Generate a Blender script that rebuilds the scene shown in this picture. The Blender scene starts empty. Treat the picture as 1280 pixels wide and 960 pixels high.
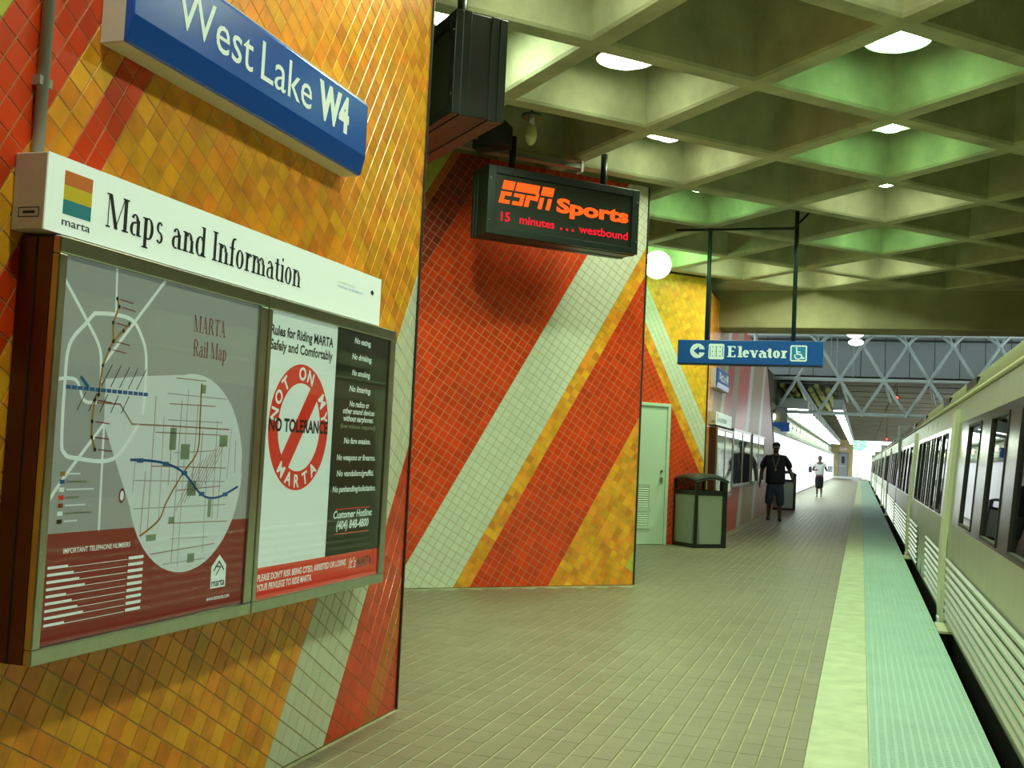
import bpy, math, random
from mathutils import Vector, Matrix, Euler
random.seed(7)
scn = bpy.context.scene
COL = scn.collection

# ------------------------------------------------------------------ camera
cam_d = bpy.data.cameras.new('camera')
cam = bpy.data.objects.new('camera', cam_d)
COL.objects.link(cam)
YAW, PITCH, ROLL = .3140, .0598, .0482
cy, sy, cp, sp = math.cos(YAW), math.sin(YAW), math.cos(PITCH), math.sin(PITCH)
fwd = Vector((-sy*cp, cy*cp, sp)); rgt = Vector((cy, sy, 0)); up = rgt.cross(fwd)
r2 = rgt*math.cos(ROLL) + up*math.sin(ROLL); u2 = up*math.cos(ROLL) - rgt*math.sin(ROLL)
cam.matrix_world = Matrix(((r2.x, u2.x, -fwd.x, 0), (r2.y, u2.y, -fwd.y, 0), (r2.z, u2.z, -fwd.z, 1.35), (0, 0, 0, 1)))
cam_d.sensor_width = 36; cam_d.lens = 36*1355.6/1280
cam_d.clip_start = .05; cam_d.clip_end = 600
scn.camera = cam
# ------------------------------------------------------------------ world, exposure
w = bpy.data.worlds.new('world'); scn.world = w; w.use_nodes = True
bgn = w.node_tree.nodes['Background']
bgn.inputs['Color'].default_value = (.86, .97, 1, 1)
bgn.inputs['Strength'].default_value = 3.2
scn.view_settings.view_transform = 'Standard'; scn.view_settings.look = 'None'
scn.view_settings.exposure = 0; scn.view_settings.gamma = 1
scn.view_settings.use_curve_mapping = False
GLOBE_WHITE, GLOBE_GREEN = 25, 22         # glow of the ceiling globes
LAMP_W = 22                             # watts of the downward light of one globe
TUBE = 11                               # strength of the far light boxes
# ------------------------------------------------------------------ materials
MATS = {}
def mat(name, col, rough=.6, metal=0, noise=0, nscale=8, bump=0, bscale=40, tilevar=0, hue=0, emit=0, spec=.5, coat=0, rspan=0):
    if name in MATS: return MATS[name]
    m = bpy.data.materials.new(name); m.use_nodes = True; MATS[name] = m
    nt = m.node_tree; N = nt.nodes; L = nt.links; b = N['Principled BSDF']
    b.inputs['Base Color'].default_value = (*col, 1)
    b.inputs['Roughness'].default_value = rough; b.inputs['Metallic'].default_value = metal
    b.inputs['Specular IOR Level'].default_value = spec; b.inputs['Coat Weight'].default_value = coat
    if emit:
        b.inputs['Emission Color'].default_value = (*col, 1); b.inputs['Emission Strength'].default_value = emit
    src = None
    if noise or tilevar or hue:
        hs = N.new('ShaderNodeHueSaturation'); hs.inputs['Color'].default_value = (*col, 1)
        L.new(hs.outputs['Color'], b.inputs['Base Color'])
        val = None
        if tilevar or hue:
            g = N.new('ShaderNodeNewGeometry'); o = N.new('ShaderNodeObjectInfo')
            a = N.new('ShaderNodeMath'); a.operation = 'ADD'
            L.new(g.outputs['Random Per Island'], a.inputs[0]); L.new(o.outputs['Random'], a.inputs[1])
            f = N.new('ShaderNodeMath'); f.operation = 'FRACT'; L.new(a.outputs[0], f.inputs[0])
            r = N.new('ShaderNodeMapRange'); r.inputs['To Min'].default_value = 1-tilevar; r.inputs['To Max'].default_value = 1+tilevar
            L.new(f.outputs[0], r.inputs['Value']); val = r.outputs[0]
            if hue:
                f2 = N.new('ShaderNodeMath'); f2.operation = 'MULTIPLY'; f2.inputs[1].default_value = 7.31; L.new(f.outputs[0], f2.inputs[0])
                f3 = N.new('ShaderNodeMath'); f3.operation = 'FRACT'; L.new(f2.outputs[0], f3.inputs[0])
                r3 = N.new('ShaderNodeMapRange'); r3.inputs['To Min'].default_value = .5-hue; r3.inputs['To Max'].default_value = .5+hue
                L.new(f3.outputs[0], r3.inputs['Value']); L.new(r3.outputs[0], hs.inputs['Hue'])
        if noise:
            tc = N.new('ShaderNodeTexCoord')
            nz = N.new('ShaderNodeTexNoise'); nz.inputs['Scale'].default_value = nscale; nz.inputs['Detail'].default_value = 6
            gg = N.new('ShaderNodeNewGeometry'); L.new(gg.outputs['Position'], nz.inputs['Vector'])
            r = N.new('ShaderNodeMapRange'); r.inputs['From Min'].default_value = .3; r.inputs['From Max'].default_value = .7
            r.inputs['To Min'].default_value = 1-noise; r.inputs['To Max'].default_value = 1+noise
            L.new(nz.outputs['Fac'], r.inputs['Value'])
            if val:
                mm = N.new('ShaderNodeMath'); mm.operation = 'MULTIPLY'; L.new(val, mm.inputs[0]); L.new(r.outputs[0], mm.inputs[1]); val = mm.outputs[0]
            else: val = r.outputs[0]
        if val: L.new(val, hs.inputs['Value'])
    if bump:
        gg = N.new('ShaderNodeNewGeometry')
        nz = N.new('ShaderNodeTexNoise'); nz.inputs['Scale'].default_value = bscale; nz.inputs['Detail'].default_value = 4
        L.new(gg.outputs['Position'], nz.inputs['Vector'])
        bp = N.new('ShaderNodeBump'); bp.inputs['Strength'].default_value = bump; bp.inputs['Distance'].default_value = .01
        L.new(nz.outputs['Fac'], bp.inputs['Height']); L.new(bp.outputs['Normal'], b.inputs['Normal'])
    return m
def emis(name, col, s):
    if name in MATS: return MATS[name]
    m = bpy.data.materials.new(name); m.use_nodes = True; MATS[name] = m
    nt = m.node_tree; nt.nodes.clear()
    e = nt.nodes.new('ShaderNodeEmission'); o = nt.nodes.new('ShaderNodeOutputMaterial')
    e.inputs['Color'].default_value = (*col, 1); e.inputs['Strength'].default_value = s
    nt.links.new(e.outputs[0], o.inputs[0]); return m
def glass(name, tint, rough=.02, ior=1.5):
    m = bpy.data.materials.new(name); m.use_nodes = True; MATS[name] = m
    nt = m.node_tree; N = nt.nodes; N.clear(); L = nt.links
    o = N.new('ShaderNodeOutputMaterial'); mx = N.new('ShaderNodeMixShader'); lw = N.new('ShaderNodeLayerWeight'); lw.inputs['Blend'].default_value = .5; fr = N.new('ShaderNodeMath'); fr.operation = 'POWER'; fr.inputs[1].default_value = 5.0; fm = N.new('ShaderNodeMapRange'); f0 = ((ior-1)/(ior+1))**2; fm.inputs['To Min'].default_value = f0
    t = N.new('ShaderNodeBsdfTransparent'); g = N.new('ShaderNodeBsdfGlossy')
    L.new(lw.outputs['Facing'], fr.inputs[0]); L.new(fr.outputs[0], fm.inputs['Value']); t.inputs['Color'].default_value = (*tint, 1); g.inputs['Roughness'].default_value = rough
    L.new(fm.outputs[0], mx.inputs[0]); L.new(t.outputs[0], mx.inputs[1]); L.new(g.outputs[0], mx.inputs[2]); L.new(mx.outputs[0], o.inputs[0])
    return m
M_red = mat('red_glazed_tile', (.78, .055, .008), .28, tilevar=.13, noise=.12, nscale=3, coat=.1)
M_dred = mat('maroon_glazed_tile', (.36, .035, .02), .28, tilevar=.3, noise=.1, nscale=3)
M_or = mat('amber_glazed_tile', (.92, .36, .02), .28, tilevar=.16, hue=.014, noise=.2, nscale=9)
M_or1 = mat('orange_glazed_tile', (.68, .14, .015), .28, tilevar=.1)
M_wh = mat('white_glazed_tile', (.72, .74, .60), .3, tilevar=.04)
M_yg = mat('lime_yellow_glazed_tile', (.62, .62, .08), .3, tilevar=.06, noise=.1)
M_ye = mat('yellow_glazed_tile', (.95, .50, .03), .28, tilevar=.13, hue=.012, noise=.12, nscale=9)
M_pk = mat('hazed_pink_glazed_tile', (.55, .25, .22), .35, tilevar=.06)  # pinkish cast of the far haze put into the tile colour
M_tn = mat('tan_glazed_tile', (.48, .33, .16), .35, tilevar=.08)
M_grout = mat('pale_tile_grout', (.56, .41, .23), .9)
M_groutw = mat('grey_wall_grout', (.5, .47, .36), .9)
M_conc = mat('board_marked_concrete', (.49, .50, .31), .85, noise=.22, nscale=3.0, bump=.35, bscale=30)
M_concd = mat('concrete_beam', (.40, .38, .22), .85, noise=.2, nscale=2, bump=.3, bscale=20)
M_floor = mat('brown_quarry_tile', (.212, .185, .118), .45, tilevar=.045, noise=.08, nscale=2.2)
M_jgrout = mat('floor_grout', (.37, .355, .21), .85, noise=.25, nscale=5)
M_coping = mat('pale_concrete_coping', (.48, .53, .36), .8, noise=.13, nscale=6, bump=.2)
M_tact = mat('green_tactile_rubber', (.34, .50, .44), .6, noise=.06, nscale=2)
M_edge = mat('black_edge_bead', (.03, .02, .02), .5)
M_black = mat('black_metal', (.012, .014, .013), .4)
M_dkgrey = mat('dark_green_grey_metal', (.022, .030, .028), .36, metal=.3)
M_grey = mat('grey_painted_metal', (.16, .18, .17), .4, metal=.3)
M_steel = mat('brushed_stainless', (.50, .48, .40), .28, metal=1, noise=.06, nscale=20)
M_cabsteel = mat('steel_with_wall_reflection', (.13, .045, .03), .32, metal=.6)  # steel cabinet body; the reddish wall reflection is put into its colour
M_white = mat('white_enamel', (.80, .84, .76), .35)
M_lav = mat('offwhite_enamel_side', (.62, .57, .55), .4)
M_cream = mat('cream_underside', (.62, .58, .36), .5)
M_blue = mat('station_blue_enamel', (.012, .10, .60), .25)
M_blue2 = mat('sign_blue_enamel', (.015, .11, .50), .3)
M_txtw = mat('white_lettering', (.80, .92, .86), .5, emit=.2)  # faint glow added so the white letters read brighter
M_txtk = mat('black_lettering', (.015, .015, .015), .5)
M_glass = glass('poster_glass', (.97, .98, .97), .03, 1.45)
M_tglass = glass('train_window_glass', (.22, .25, .22), .015, 3.6)
M_pipe = mat('grey_conduit', (.36, .36, .34), .5, metal=.3)

# ------------------------------------------------------------------ mesh builder
class MB:
    def __init__(s): s.v = []; s.f = []; s.m = []; s.mats = []; s.sm = []
    def mi(s, m):
        if m not in s.mats: s.mats.append(m)
        return s.mats.index(m)
    def add(s, vs, fs, m, smooth=False):
        o = len(s.v); s.v += [tuple(v) for v in vs]; k = s.mi(m)
        for f in fs: s.f.append([o+i for i in f]); s.m.append(k); s.sm.append(smooth)
    def poly(s, pts, m): s.add(pts, [list(range(len(pts)))], m)
    def box(s, a, b, m, bev=0):
        x0, y0, z0 = [min(a[i], b[i]) for i in range(3)]; x1, y1, z1 = [max(a[i], b[i]) for i in range(3)]
        s.add([(x0,y0,z0),(x1,y0,z0),(x1,y1,z0),(x0,y1,z0),(x0,y0,z1),(x1,y0,z1),(x1,y1,z1),(x0,y1,z1)],
              [(0,3,2,1),(4,5,6,7),(0,1,5,4),(1,2,6,5),(2,3,7,6),(3,0,4,7)], m)
    def obox(s, c, ax, ay, az, m):
        c = Vector(c); ax, ay, az = Vector(ax), Vector(ay), Vector(az)
        P = [c+ax*i+ay*j+az*k for k in (-1,1) for (i,j) in ((-1,-1),(1,-1),(1,1),(-1,1))]
        s.add(P, [(0,3,2,1),(4,5,6,7),(0,1,5,4),(1,2,6,5),(2,3,7,6),(3,0,4,7)], m)
    def tube(s, pts, r, m, n=10, cap=True):
        pts = [Vector(p) for p in pts]; rings = []; base = len(s.v); prev = None
        for i, p in enumerate(pts):
            d = (pts[min(i+1, len(pts)-1)] - pts[max(i-1, 0)]).normalized()
            if prev is None:
                a = d.cross(Vector((0,0,1)) if abs(d.z) < .9 else Vector((1,0,0))).normalized()
            else: a = (prev - d*prev.dot(d)).normalized()
            prev = a; b = d.cross(a); rr = r[i] if isinstance(r, (list, tuple)) else r
            s.v += [tuple(p + (a*math.cos(2*math.pi*k/n) + b*math.sin(2*math.pi*k/n))*rr) for k in range(n)]
        k0 = s.mi(m)
        for i in range(len(pts)-1):
            for k in range(n):
                s.f.append([base+i*n+k, base+i*n+(k+1) % n, base+(i+1)*n+(k+1) % n, base+(i+1)*n+k]); s.m.append(k0); s.sm.append(True)
        if cap:
            s.f.append([base+k for k in range(n)][::-1]); s.m.append(k0); s.sm.append(False)
            s.f.append([base+(len(pts)-1)*n+k for k in range(n)]); s.m.append(k0); s.sm.append(False)
    def sphere(s, c, r, m, n=20, h=12, sc=(1,1,1)):
        b = len(s.v); k0 = s.mi(m); c = Vector(c)
        for i in range(h+1):
            t = math.pi*i/h
            for k in range(n):
                a = 2*math.pi*k/n
                s.v.append((c.x+r*sc[0]*math.sin(t)*math.cos(a), c.y+r*sc[1]*math.sin(t)*math.sin(a), c.z+r*sc[2]*math.cos(t)))
        for i in range(h):
            for k in range(n):
                s.f.append([b+i*n+k, b+(i+1)*n+k, b+(i+1)*n+(k+1) % n, b+i*n+(k+1) % n]); s.m.append(k0); s.sm.append(True)
    def extrude(s, poly2, fr, d, m):   # polygon through frame fr(u,v,w), from w=0 to w=d
        n = len(poly2)
        vs = [fr(u, v, 0) for u, v in poly2] + [fr(u, v, d) for u, v in poly2]
        s.add(vs, [list(range(n))[::-1], list(range(n, 2*n))] + [[i, (i+1) % n, n+(i+1) % n, n+i] for i in range(n)], m)
    def mesh(s, name):
        me = bpy.data.meshes.new(name); me.from_pydata(s.v, [], s.f)
        for m in s.mats: me.materials.append(m)
        me.polygons.foreach_set('material_index', s.m); me.polygons.foreach_set('use_smooth', s.sm)
        me.update(); return me
    def obj(s, name, parent=None, loc=None, bevel=0):
        o = bpy.data.objects.new(name, s.mesh(name)); COL.objects.link(o)
        if parent: o.parent = parent
        if loc: o.location = loc
        if bevel:
            b = o.modifiers.new('bevel', 'BEVEL'); b.width = bevel; b.segments = 2; b.limit_method = 'ANGLE'
        return o
def tag(o, label=None, cat=None, group=None, kind=None):
    if label: o['label'] = label
    if cat: o['category'] = cat
    if group: o['group'] = group
    if kind: o['kind'] = kind
    return o
def thing(name, loc, label, cat, group=None, rz=0):
    o = bpy.data.objects.new(name, None); COL.objects.link(o); o.location = loc; o.rotation_euler.z = rz
    o.empty_display_size = .1
    return tag(o, label, cat, group)
def dup(root, loc=None, rz=None, label=None):
    def cp(o, par):
        c = o.copy(); COL.objects.link(c); c.parent = par
        for ch in o.children: cp(ch, c)
        return c
    r = cp(root, root.parent)
    if loc: r.location = loc
    if rz is not None: r.rotation_euler.z = rz
    if label: r['label'] = label
    return r
def boxobj(name, a, b, m, parent=None, bevel=0):
    mb = MB(); mb.box(a, b, m); return mb.obj(name, parent, bevel=bevel)

# ------------------------------------------------------------------ lettering
def text_mesh(body, size=1, bold=0, shear=0, align='LEFT', sx=1, space=1):
    c = bpy.data.curves.new('t', 'FONT'); c.body = body; c.size = size; c.offset = bold*size; c.shear = shear
    c.align_x = align; c.resolution_u = 3; c.space_character = space
    o = bpy.data.objects.new('t', c); COL.objects.link(o)
    dg = bpy.context.evaluated_depsgraph_get(); dg.update()
    me = bpy.data.meshes.new_from_object(o.evaluated_get(dg))
    vs = [(v.co.x*sx, v.co.y) for v in me.vertices]; fs = [list(p.vertices) for p in me.polygons]
    bpy.data.objects.remove(o); bpy.data.curves.remove(c); bpy.data.meshes.remove(me)
    return vs, fs
CAPR = 0
def put_text(mb, fr, x, y, h, body, m, width=None, bold=0, shear=0, align='LEFT', w=.0008, sx=1):
    global CAPR
    if not CAPR: CAPR = max(v[1] for v in text_mesh('H', 1)[0])
    vs, fs = text_mesh(body, h/CAPR, bold, shear, 'LEFT', sx)
    if not vs: return
    x0 = min(v[0] for v in vs); x1 = max(v[0] for v in vs)
    k = width/(x1-x0) if width else 1
    off = {'LEFT': 0, 'CENTER': -(x1-x0)*k/2, 'RIGHT': -(x1-x0)*k}[align]
    mb.add([fr(x+off+(a-x0)*k, y+b, w) for a, b in vs], fs, m)
# a small serif face: every glyph is stems, feet and tapered rings
def ring(cx, cy, rx, ry, wx, wy, a0, a1, n=14):
    q = []
    for i in range(n):
        t0 = math.radians(a0+(a1-a0)*i/n); t1 = math.radians(a0+(a1-a0)*(i+1)/n)
        q.append([(cx+rx*math.cos(t0), cy+ry*math.sin(t0)), (cx+rx*math.cos(t1), cy+ry*math.sin(t1)),
                  (cx+(rx-wx)*math.cos(t1), cy+(ry-wy)*math.sin(t1)), (cx+(rx-wx)*math.cos(t0), cy+(ry-wy)*math.sin(t0))])
    return q
def glyphs(S, H):
    def st(x, y0, y1, w=S, l=True, r=True, b=True, t=False, f=.06):
        q = [[(x, y0), (x+w, y0), (x+w, y1), (x, y1)]]
        if b: q.append([(x-f*l, y0), (x+w+f*r, y0), (x+w+f*r, y0+H), (x-f*l, y0+H)])
        if t: q.append([(x-f, y1-H), (x+w+(f if t == 2 else 0), y1-H), (x+w+(f if t == 2 else 0), y1), (x-f, y1)])
        return q
    def bar(x0, x1, y): return [[(x0, y), (x1, y), (x1, y+H), (x0, y+H)]]
    def dg(x0, y0, x1, y1, w): return [[(x0, y0), (x0+w, y0), (x1+w, y1), (x1, y1)]]
    X = .46; C = .70
    G = {}
    G['M'] = (.86, st(.09, 0, C, H)+st(.66, 0, C, S, t=2)+dg(.34, 0, .09, C, S)+dg(.36, 0, .66, C, H)+bar(.02, .16, C-H))
    G['I'] = (.30, st(.10, 0, C, S, t=2))
    G['A'] = (.66, dg(.10, 0, .32, C, H)+dg(.48, 0, .27, C, S)+bar(.18, .48, .22)+bar(.03, .2, 0)+bar(.42, .64, 0))
    G['R'] = (.66, st(.10, 0, C, S, t=1)+ring(.26, C-.18, .25, .18, S, H, -90, 90)+bar(.12, .28, C-H)+bar(.12, .28, C-.36)+dg(.50, 0, .30, .36, S))
    G['T'] = (.60, st(.26, 0, C, S)+bar(.03, .57, C-H)+[[(.03, C-.16), (.03+H, C-.16), (.03+H, C), (.03, C)], [(.57-H, C-.16), (.57, C-.16), (.57, C), (.57-H, C)]])
    G['E'] = (.60, st(.10, 0, C, S, t=1)+bar(.1, .52, 0)+bar(.1, .42, .34)+bar(.1, .5, C-H)+[[(.52-H, 0), (.52, 0), (.52, .17), (.52-H, .17)], [(.5-H, C-.15), (.5, C-.15), (.5, C), (.5-H, C)]])
    G['a'] = (.48, st(.29, 0, .34, S, l=False, r=True)+ring(.20, .14, .16, .15, S*.9, H, 60, 300)+ring(.22, .30, .155, .16, S*.9, H, 0, 155)+bar(.2, .32, .26))
    G['p'] = (.52, st(.09, -.2, X, S, t=1)+ring(.26, .23, .21, .24, S, H, -140, 140))
    G['d'] = (.52, st(.34, 0, C, S, l=False, t=1)+ring(.25, .23, .21, .24, S, H, 40, 320))
    G['s'] = (.40, ring(.19, .34, .13, .13, S*.75, H*1.2, 30, 270)+ring(.19, .12, .14, .13, S*.75, H*1.2, -150, 90))
    G['n'] = (.54, st(.08, 0, X, S, t=1)+st(.36, 0, .3, S)+ring(.285, .28, .16, .18, S, H, 0, 150))
    G['m'] = (.80, st(.08, 0, X, S, t=1)+st(.345, 0, .3, S)+st(.61, 0, .3, S)+ring(.27, .28, .16, .18, S, H, 0, 150)+ring(.535, .28, .16, .18, S, H, 0, 150))
    G['f'] = (.32, st(.10, 0, .56, S)+bar(.02, .29, X-H)+ring(.27, .54, .17, .17, S, H*1.3, 60, 180))
    G['o'] = (.48, ring(.24, .23, .20, .24, S, H, 0, 360, 24))
    G['r'] = (.37, st(.08, 0, X, S, t=1)+ring(.27, .28, .15, .18, S, H*1.5, 40, 160))
    G['t'] = (.32, st(.10, .06, .58, S, b=False)+bar(.01, .29, X-H)+ring(.24, .12, .14, .13, S, H*1.2, 180, 320))
    G['i'] = (.27, st(.09, 0, X, S, t=1)+ring(.09+S/2, .60, .05, .05, .05, .05, 0, 360, 10))
    G['l'] = (.27, st(.09, 0, C, S, t=1))
    G['e'] = (.44, ring(.23, .23, .19, .24, S, H, 0, 325)+bar(.07, .41, .22))
    G['v'] = (.48, dg(.20, 0, .05, X, S)+dg(.24, 0, .39, X, H)+bar(.0, .19, X-H)+bar(.32, .48, X-H))
    G[' '] = (.26, [])
    return G
def serif(mb, fr, x, y, cap, body, m, width, S=.095, H=.03, w=.0008):
    G = glyphs(S, H); tot = sum(G[c][0] for c in body); kx = width/tot; ky = cap/.70; cx = x
    for c in body:
        for q in G[c][1]: mb.add([fr(cx+a*kx, y+b*ky, w) for a, b in q], [[0, 1, 2, 3]], m)
        cx += G[c][0]*kx
def disc(mb, fr, cx, cy, rx, ry, m, w, n=48, a0=0, a1=360, rin=0):
    if rin == 0 and a1-a0 == 360:
        mb.add([fr(cx+rx*math.cos(2*math.pi*i/n), cy+ry*math.sin(2*math.pi*i/n), w) for i in range(n)], [list(range(n))], m)
    else:
        for i in range(n):
            t0 = math.radians(a0+(a1-a0)*i/n); t1 = math.radians(a0+(a1-a0)*(i+1)/n)
            mb.add([fr(cx+rx*k*math.cos(t), cy+ry*k*math.sin(t), w) for t, k in ((t0, 1), (t1, 1), (t1, rin), (t0, rin))], [[0, 1, 2, 3]], m)
def stroke(mb, fr, pts, wd, m, w):
    for (a, b) in zip(pts, pts[1:]):
        d = Vector((b[0]-a[0], b[1]-a[1])); L = d.length
        if L < 1e-6: continue
        d /= L; n = Vector((-d.y, d.x))*wd/2; e = d*wd*.35
        A = Vector(a)-e; B = Vector(b)+e
        mb.add([fr(p.x, p.y, w) for p in (A-n, B-n, B+n, A+n)], [[0, 1, 2, 3]], m)

# ================================================================== STRUCTURE
# ---- tiled walls
def clip(poly, reg):
    out = poly
    n = len(reg)
    for i in range(n):
        ax, ay = reg[i]; bx, by = reg[(i+1) % n]
        inn = []; 
        if not out: return []
        side = lambda p: (bx-ax)*(p[1]-ay)-(by-ay)*(p[0]-ax)
        for k in range(len(out)):
            p, q = out[k-1], out[k]; sp_, sq_ = side(p), side(q)
            if (sp_ >= 0) != (sq_ >= 0):
                t = sp_/(sp_-sq_); inn.append((p[0]+(q[0]-p[0])*t, p[1]+(q[1]-p[1])*t))
            if sq_ >= 0: inn.append(q)
        out = inn
    return out
def area(p): return .5*sum(p[i-1][0]*p[i][1]-p[i][0]*p[i-1][1] for i in range(len(p)))
def inset(poly, d):
    n = len(poly); out = []
    for i in range(n):
        a, b, c = Vector(poly[i-1]), Vector(poly[i]), Vector(poly[(i+1) % n])
        e1 = (b-a); e2 = (c-b)
        if e1.length < 1e-5 or e2.length < 1e-5: return None
        e1.normalize(); e2.normalize(); n1 = Vector((-e1.y, e1.x)); n2 = Vector((-e2.y, e2.x))
        k = 1+n1.dot(n2)
        if k < .2: k = .2
        out.append(tuple(b+(n1+n2)*d/k))
    if area(out) <= 0: return None
    return out
def tile_faces(mb, poly, fr, m, gap=.0019, th=.0028, bev=.0014):
    p = inset(poly, gap)
    if not p or area(p) < 2e-5: return False
    q = inset(p, bev) or p
    n = len(p)
    mb.add([fr(u, v, 0) for u, v in p]+[fr(u, v, th) for u, v in q], [list(range(n, 2*n))]+[[i, (i+1) % n, n+(i+1) % n, n+i] for i in range(n)], m)
    return True
def tiled_wall(name, O, ex, nrm, region, nu, bands, back, thick, nparts=300, hidden=lambda s, z: False, pitch=.0762, override=None, grout=M_grout, prio=None):
    O, ex, nrm = Vector(O), Vector(ex).normalized(), Vector(nrm).normalized(); ez = Vector((0, 0, 1))
    fr = lambda s, z, w=0: O+ex*s+ez*z+nrm*w
    wb = MB(); wb.extrude(region, lambda u, v, w: fr(u, v, -thick+w), thick, grout)
    wall = wb.obj(name); tag(wall, kind='structure')
    nu = Vector(nu); t = Vector((-nu.y, nu.x))
    if t.y < 0: t = -t
    vs_ = [Vector(p).dot(t) for p in region]; us_ = [Vector(p).dot(nu) for p in region]
    v0, v1 = min(vs_), max(vs_); cells = []
    for (u0, u1, n, m) in bands:
        wd = (u1-u0)/n
        for c in range(n):
            a = u0+c*wd
            if a > max(us_) or a+wd < min(us_): continue
            for r in range(int((v1-v0)/pitch)+2):
                b = v0+r*pitch
                quad = [nu*a+t*b, nu*(a+wd)+t*b, nu*(a+wd)+t*(b+pitch), nu*a+t*(b+pitch)]
                quad = [tuple(q) for q in quad]
                if area(quad) < 0: quad = quad[::-1]
                inside = all(all((region[(i+1) % len(region)][0]-region[i][0])*(q[1]-region[i][1])-(region[(i+1) % len(region)][1]-region[i][1])*(q[0]-region[i][0]) >= 0 for i in range(len(region))) for q in quad)
                if not inside:
                    quad = clip(quad, region)
                    if len(quad) < 3 or area(quad) < 1e-4: continue
                cs = sum(q[0] for q in quad)/len(quad); cz = sum(q[1] for q in quad)/len(quad)
                mm = override(a+wd/2, cs, cz, m) if override else m
                cells.append((cs, cz, quad, mm, inside, wd, a, b))
    vis = [c for c in cells if not hidden(c[0], c[1])]
    vis.sort(key=(prio or (lambda c: c[0])))
    chosen = set(id(c) for c in vis[:nparts]); stuff = MB(); cache = {}
    for c in cells:
        cs, cz, quad, mm, inside, wd, a, b = c
        if id(c) in chosen:
            if inside:
                key = (round(wd, 5), mm.name)
                ctr = nu*(a+wd/2)+t*(b+pitch/2)
                if key not in cache:
                    mb = MB(); q0 = [(q[0]-ctr.x, q[1]-ctr.y) for q in quad]
                    tile_faces(mb, q0, lambda u, v, w: ex*u+ez*v+nrm*w, mm); cache[key] = mb.mesh('tile')
                o = bpy.data.objects.new('tile', cache[key]); COL.objects.link(o); o.parent = wall; o.location = fr(ctr.x, ctr.y, 0)
            else:
                mb = MB(); loc = fr(cs, cz, 0)
                if tile_faces(mb, [(q[0]-cs, q[1]-cz) for q in quad], lambda u, v, w: ex*u+ez*v+nrm*w, mm):
                    o = mb.obj('tile', wall); o.location = loc
        else: tile_faces(stuff, quad, fr, mm)
    tag(stuff.obj('tiles', wall), kind='stuff')
    return wall, fr
S60, C60 = math.sin(math.pi/3), .5
def hid1(y, z):
    if 2.52 < y < 4.9 and .68 < z < 2.1: return True
    if 2.8 < y < 4.4 and z > 2.6: return True
    k = (-2.23)/y*0  # off-frame part of the wall near the camera
    return y < 2.2 or z > 2.5+(y-2.3)*.72 or z < .05-(y-4)*.0 and y < 3.0 or y < 2.5 and z < .35
wall1, fr1 = tiled_wall('wall_left', (-2.23, 0, 0), (0, 1, 0), (1, 0, 0), [(.4, 0), (5.187, 0), (5.187, 4.2), (.4, 4.2)], (S60, -C60),
    [(-1.8, .752, 34, M_yg), (.752, 1.017, 4, M_red), (1.017, 1.15, 2, M_or), (1.15, 1.28, 2, M_red), (1.28, 3.37, 28, M_or),
     (3.37, 3.82, 6, M_wh), (3.82, 4.155, 4, M_red), (4.155, 4.30, 2, M_or1), (4.30, 4.52, 3, M_red)], None, .22, hidden=hid1)
bw = boxobj('trim_1', (-2.236, 5.187, 0), (-2.218, 5.199, 4.2), M_edge); tag(bw, kind='structure')
wall2, fr2 = tiled_wall('wall_middle', (-2.23, 11.27, 0), (1, 1, 0), (1, -1, 0), [(-3.6, 0), (0, 0), (0, 4.2), (-3.6, 4.2)], (S60, -C60),
    [(-5.6, -4.085, 20, M_yg), (-4.085, -4.01, 1, M_or1), (-4.01, -3.71, 4, M_dred), (-3.71, -2.32, 18, M_red), (-2.32, -1.78, 7, M_wh),
     (-1.78, -1.63, 2, M_or), (-1.63, -.878, 10, M_red), (-.878, .05, 12, M_or)], None, .2,
    hidden=lambda s, z: s < -2.62 or (z > 2.9 and s < .2), pitch=.0762, grout=M_grout,
    override=lambda u, s, z, m: M_yg if (u > -.19 and z > .13) else m, prio=lambda c: c[1] + abs(c[0]+1.3)*.02)
tag(boxobj('trim_2', (-2.236, 11.262, 0), (-2.218, 11.29, 4.2), M_edge), kind='structure')
wall3, fr3 = tiled_wall('wall_rear', (-2.23, 17.37, 0), (1, 1, 0), (1, -1, 0), [(-4.2, 0), (-.17, 0), (-.17, 4.2), (-4.2, 4.2)], (S60, C60),
    [(-3.7, .333, 54, M_red), (.333, .486, 2, M_or), (.486, .785, 4, M_wh), (.785, 2.1, 17, M_ye)], None, .2, nparts=0)
XF = -2.35
tag(boxobj('trim_3', (XF-.008, 17.235, 0), (XF+.012, 17.26, 4.2), M_edge), kind='structure')
fb = [(14.9, 1.0), (15.6-1.375, 0)]
def ub(y): return y*S60-1.375
wall4, fr4 = tiled_wall('wall_far_left', (XF, 0, 0), (0, 1, 0), (1, 0, 0), [(17.25, 0), (33.9, 0), (27.9, 4.0), (17.25, 4.0)], (S60, -C60),
    [(ub(14.6), ub(18.2), 40, M_or), (ub(18.2), ub(19.3), 12, M_tn), (ub(19.3), ub(19.8), 6, M_wh), (ub(19.8), ub(20.8), 11, M_red), (ub(20.8), ub(21.7), 10, M_tn),
     (ub(21.7), ub(23.7), 22, M_red), (ub(23.7), ub(24.4), 8, M_wh), (ub(24.4), ub(26.8), 27, M_tn), (ub(26.8), ub(27.4), 7, M_wh), (ub(27.4), ub(37), 109, M_pk)], None, .2, nparts=0, grout=M_groutw)
mb = MB(); mb.extrude([(33.88, 0), (33.98, 0), (27.98, 4.0), (27.88, 4.0)], lambda u, v, w: (XF-.2+w, u, v), .22, M_edge); tag(mb.obj('trim_4'), kind='structure')

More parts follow.
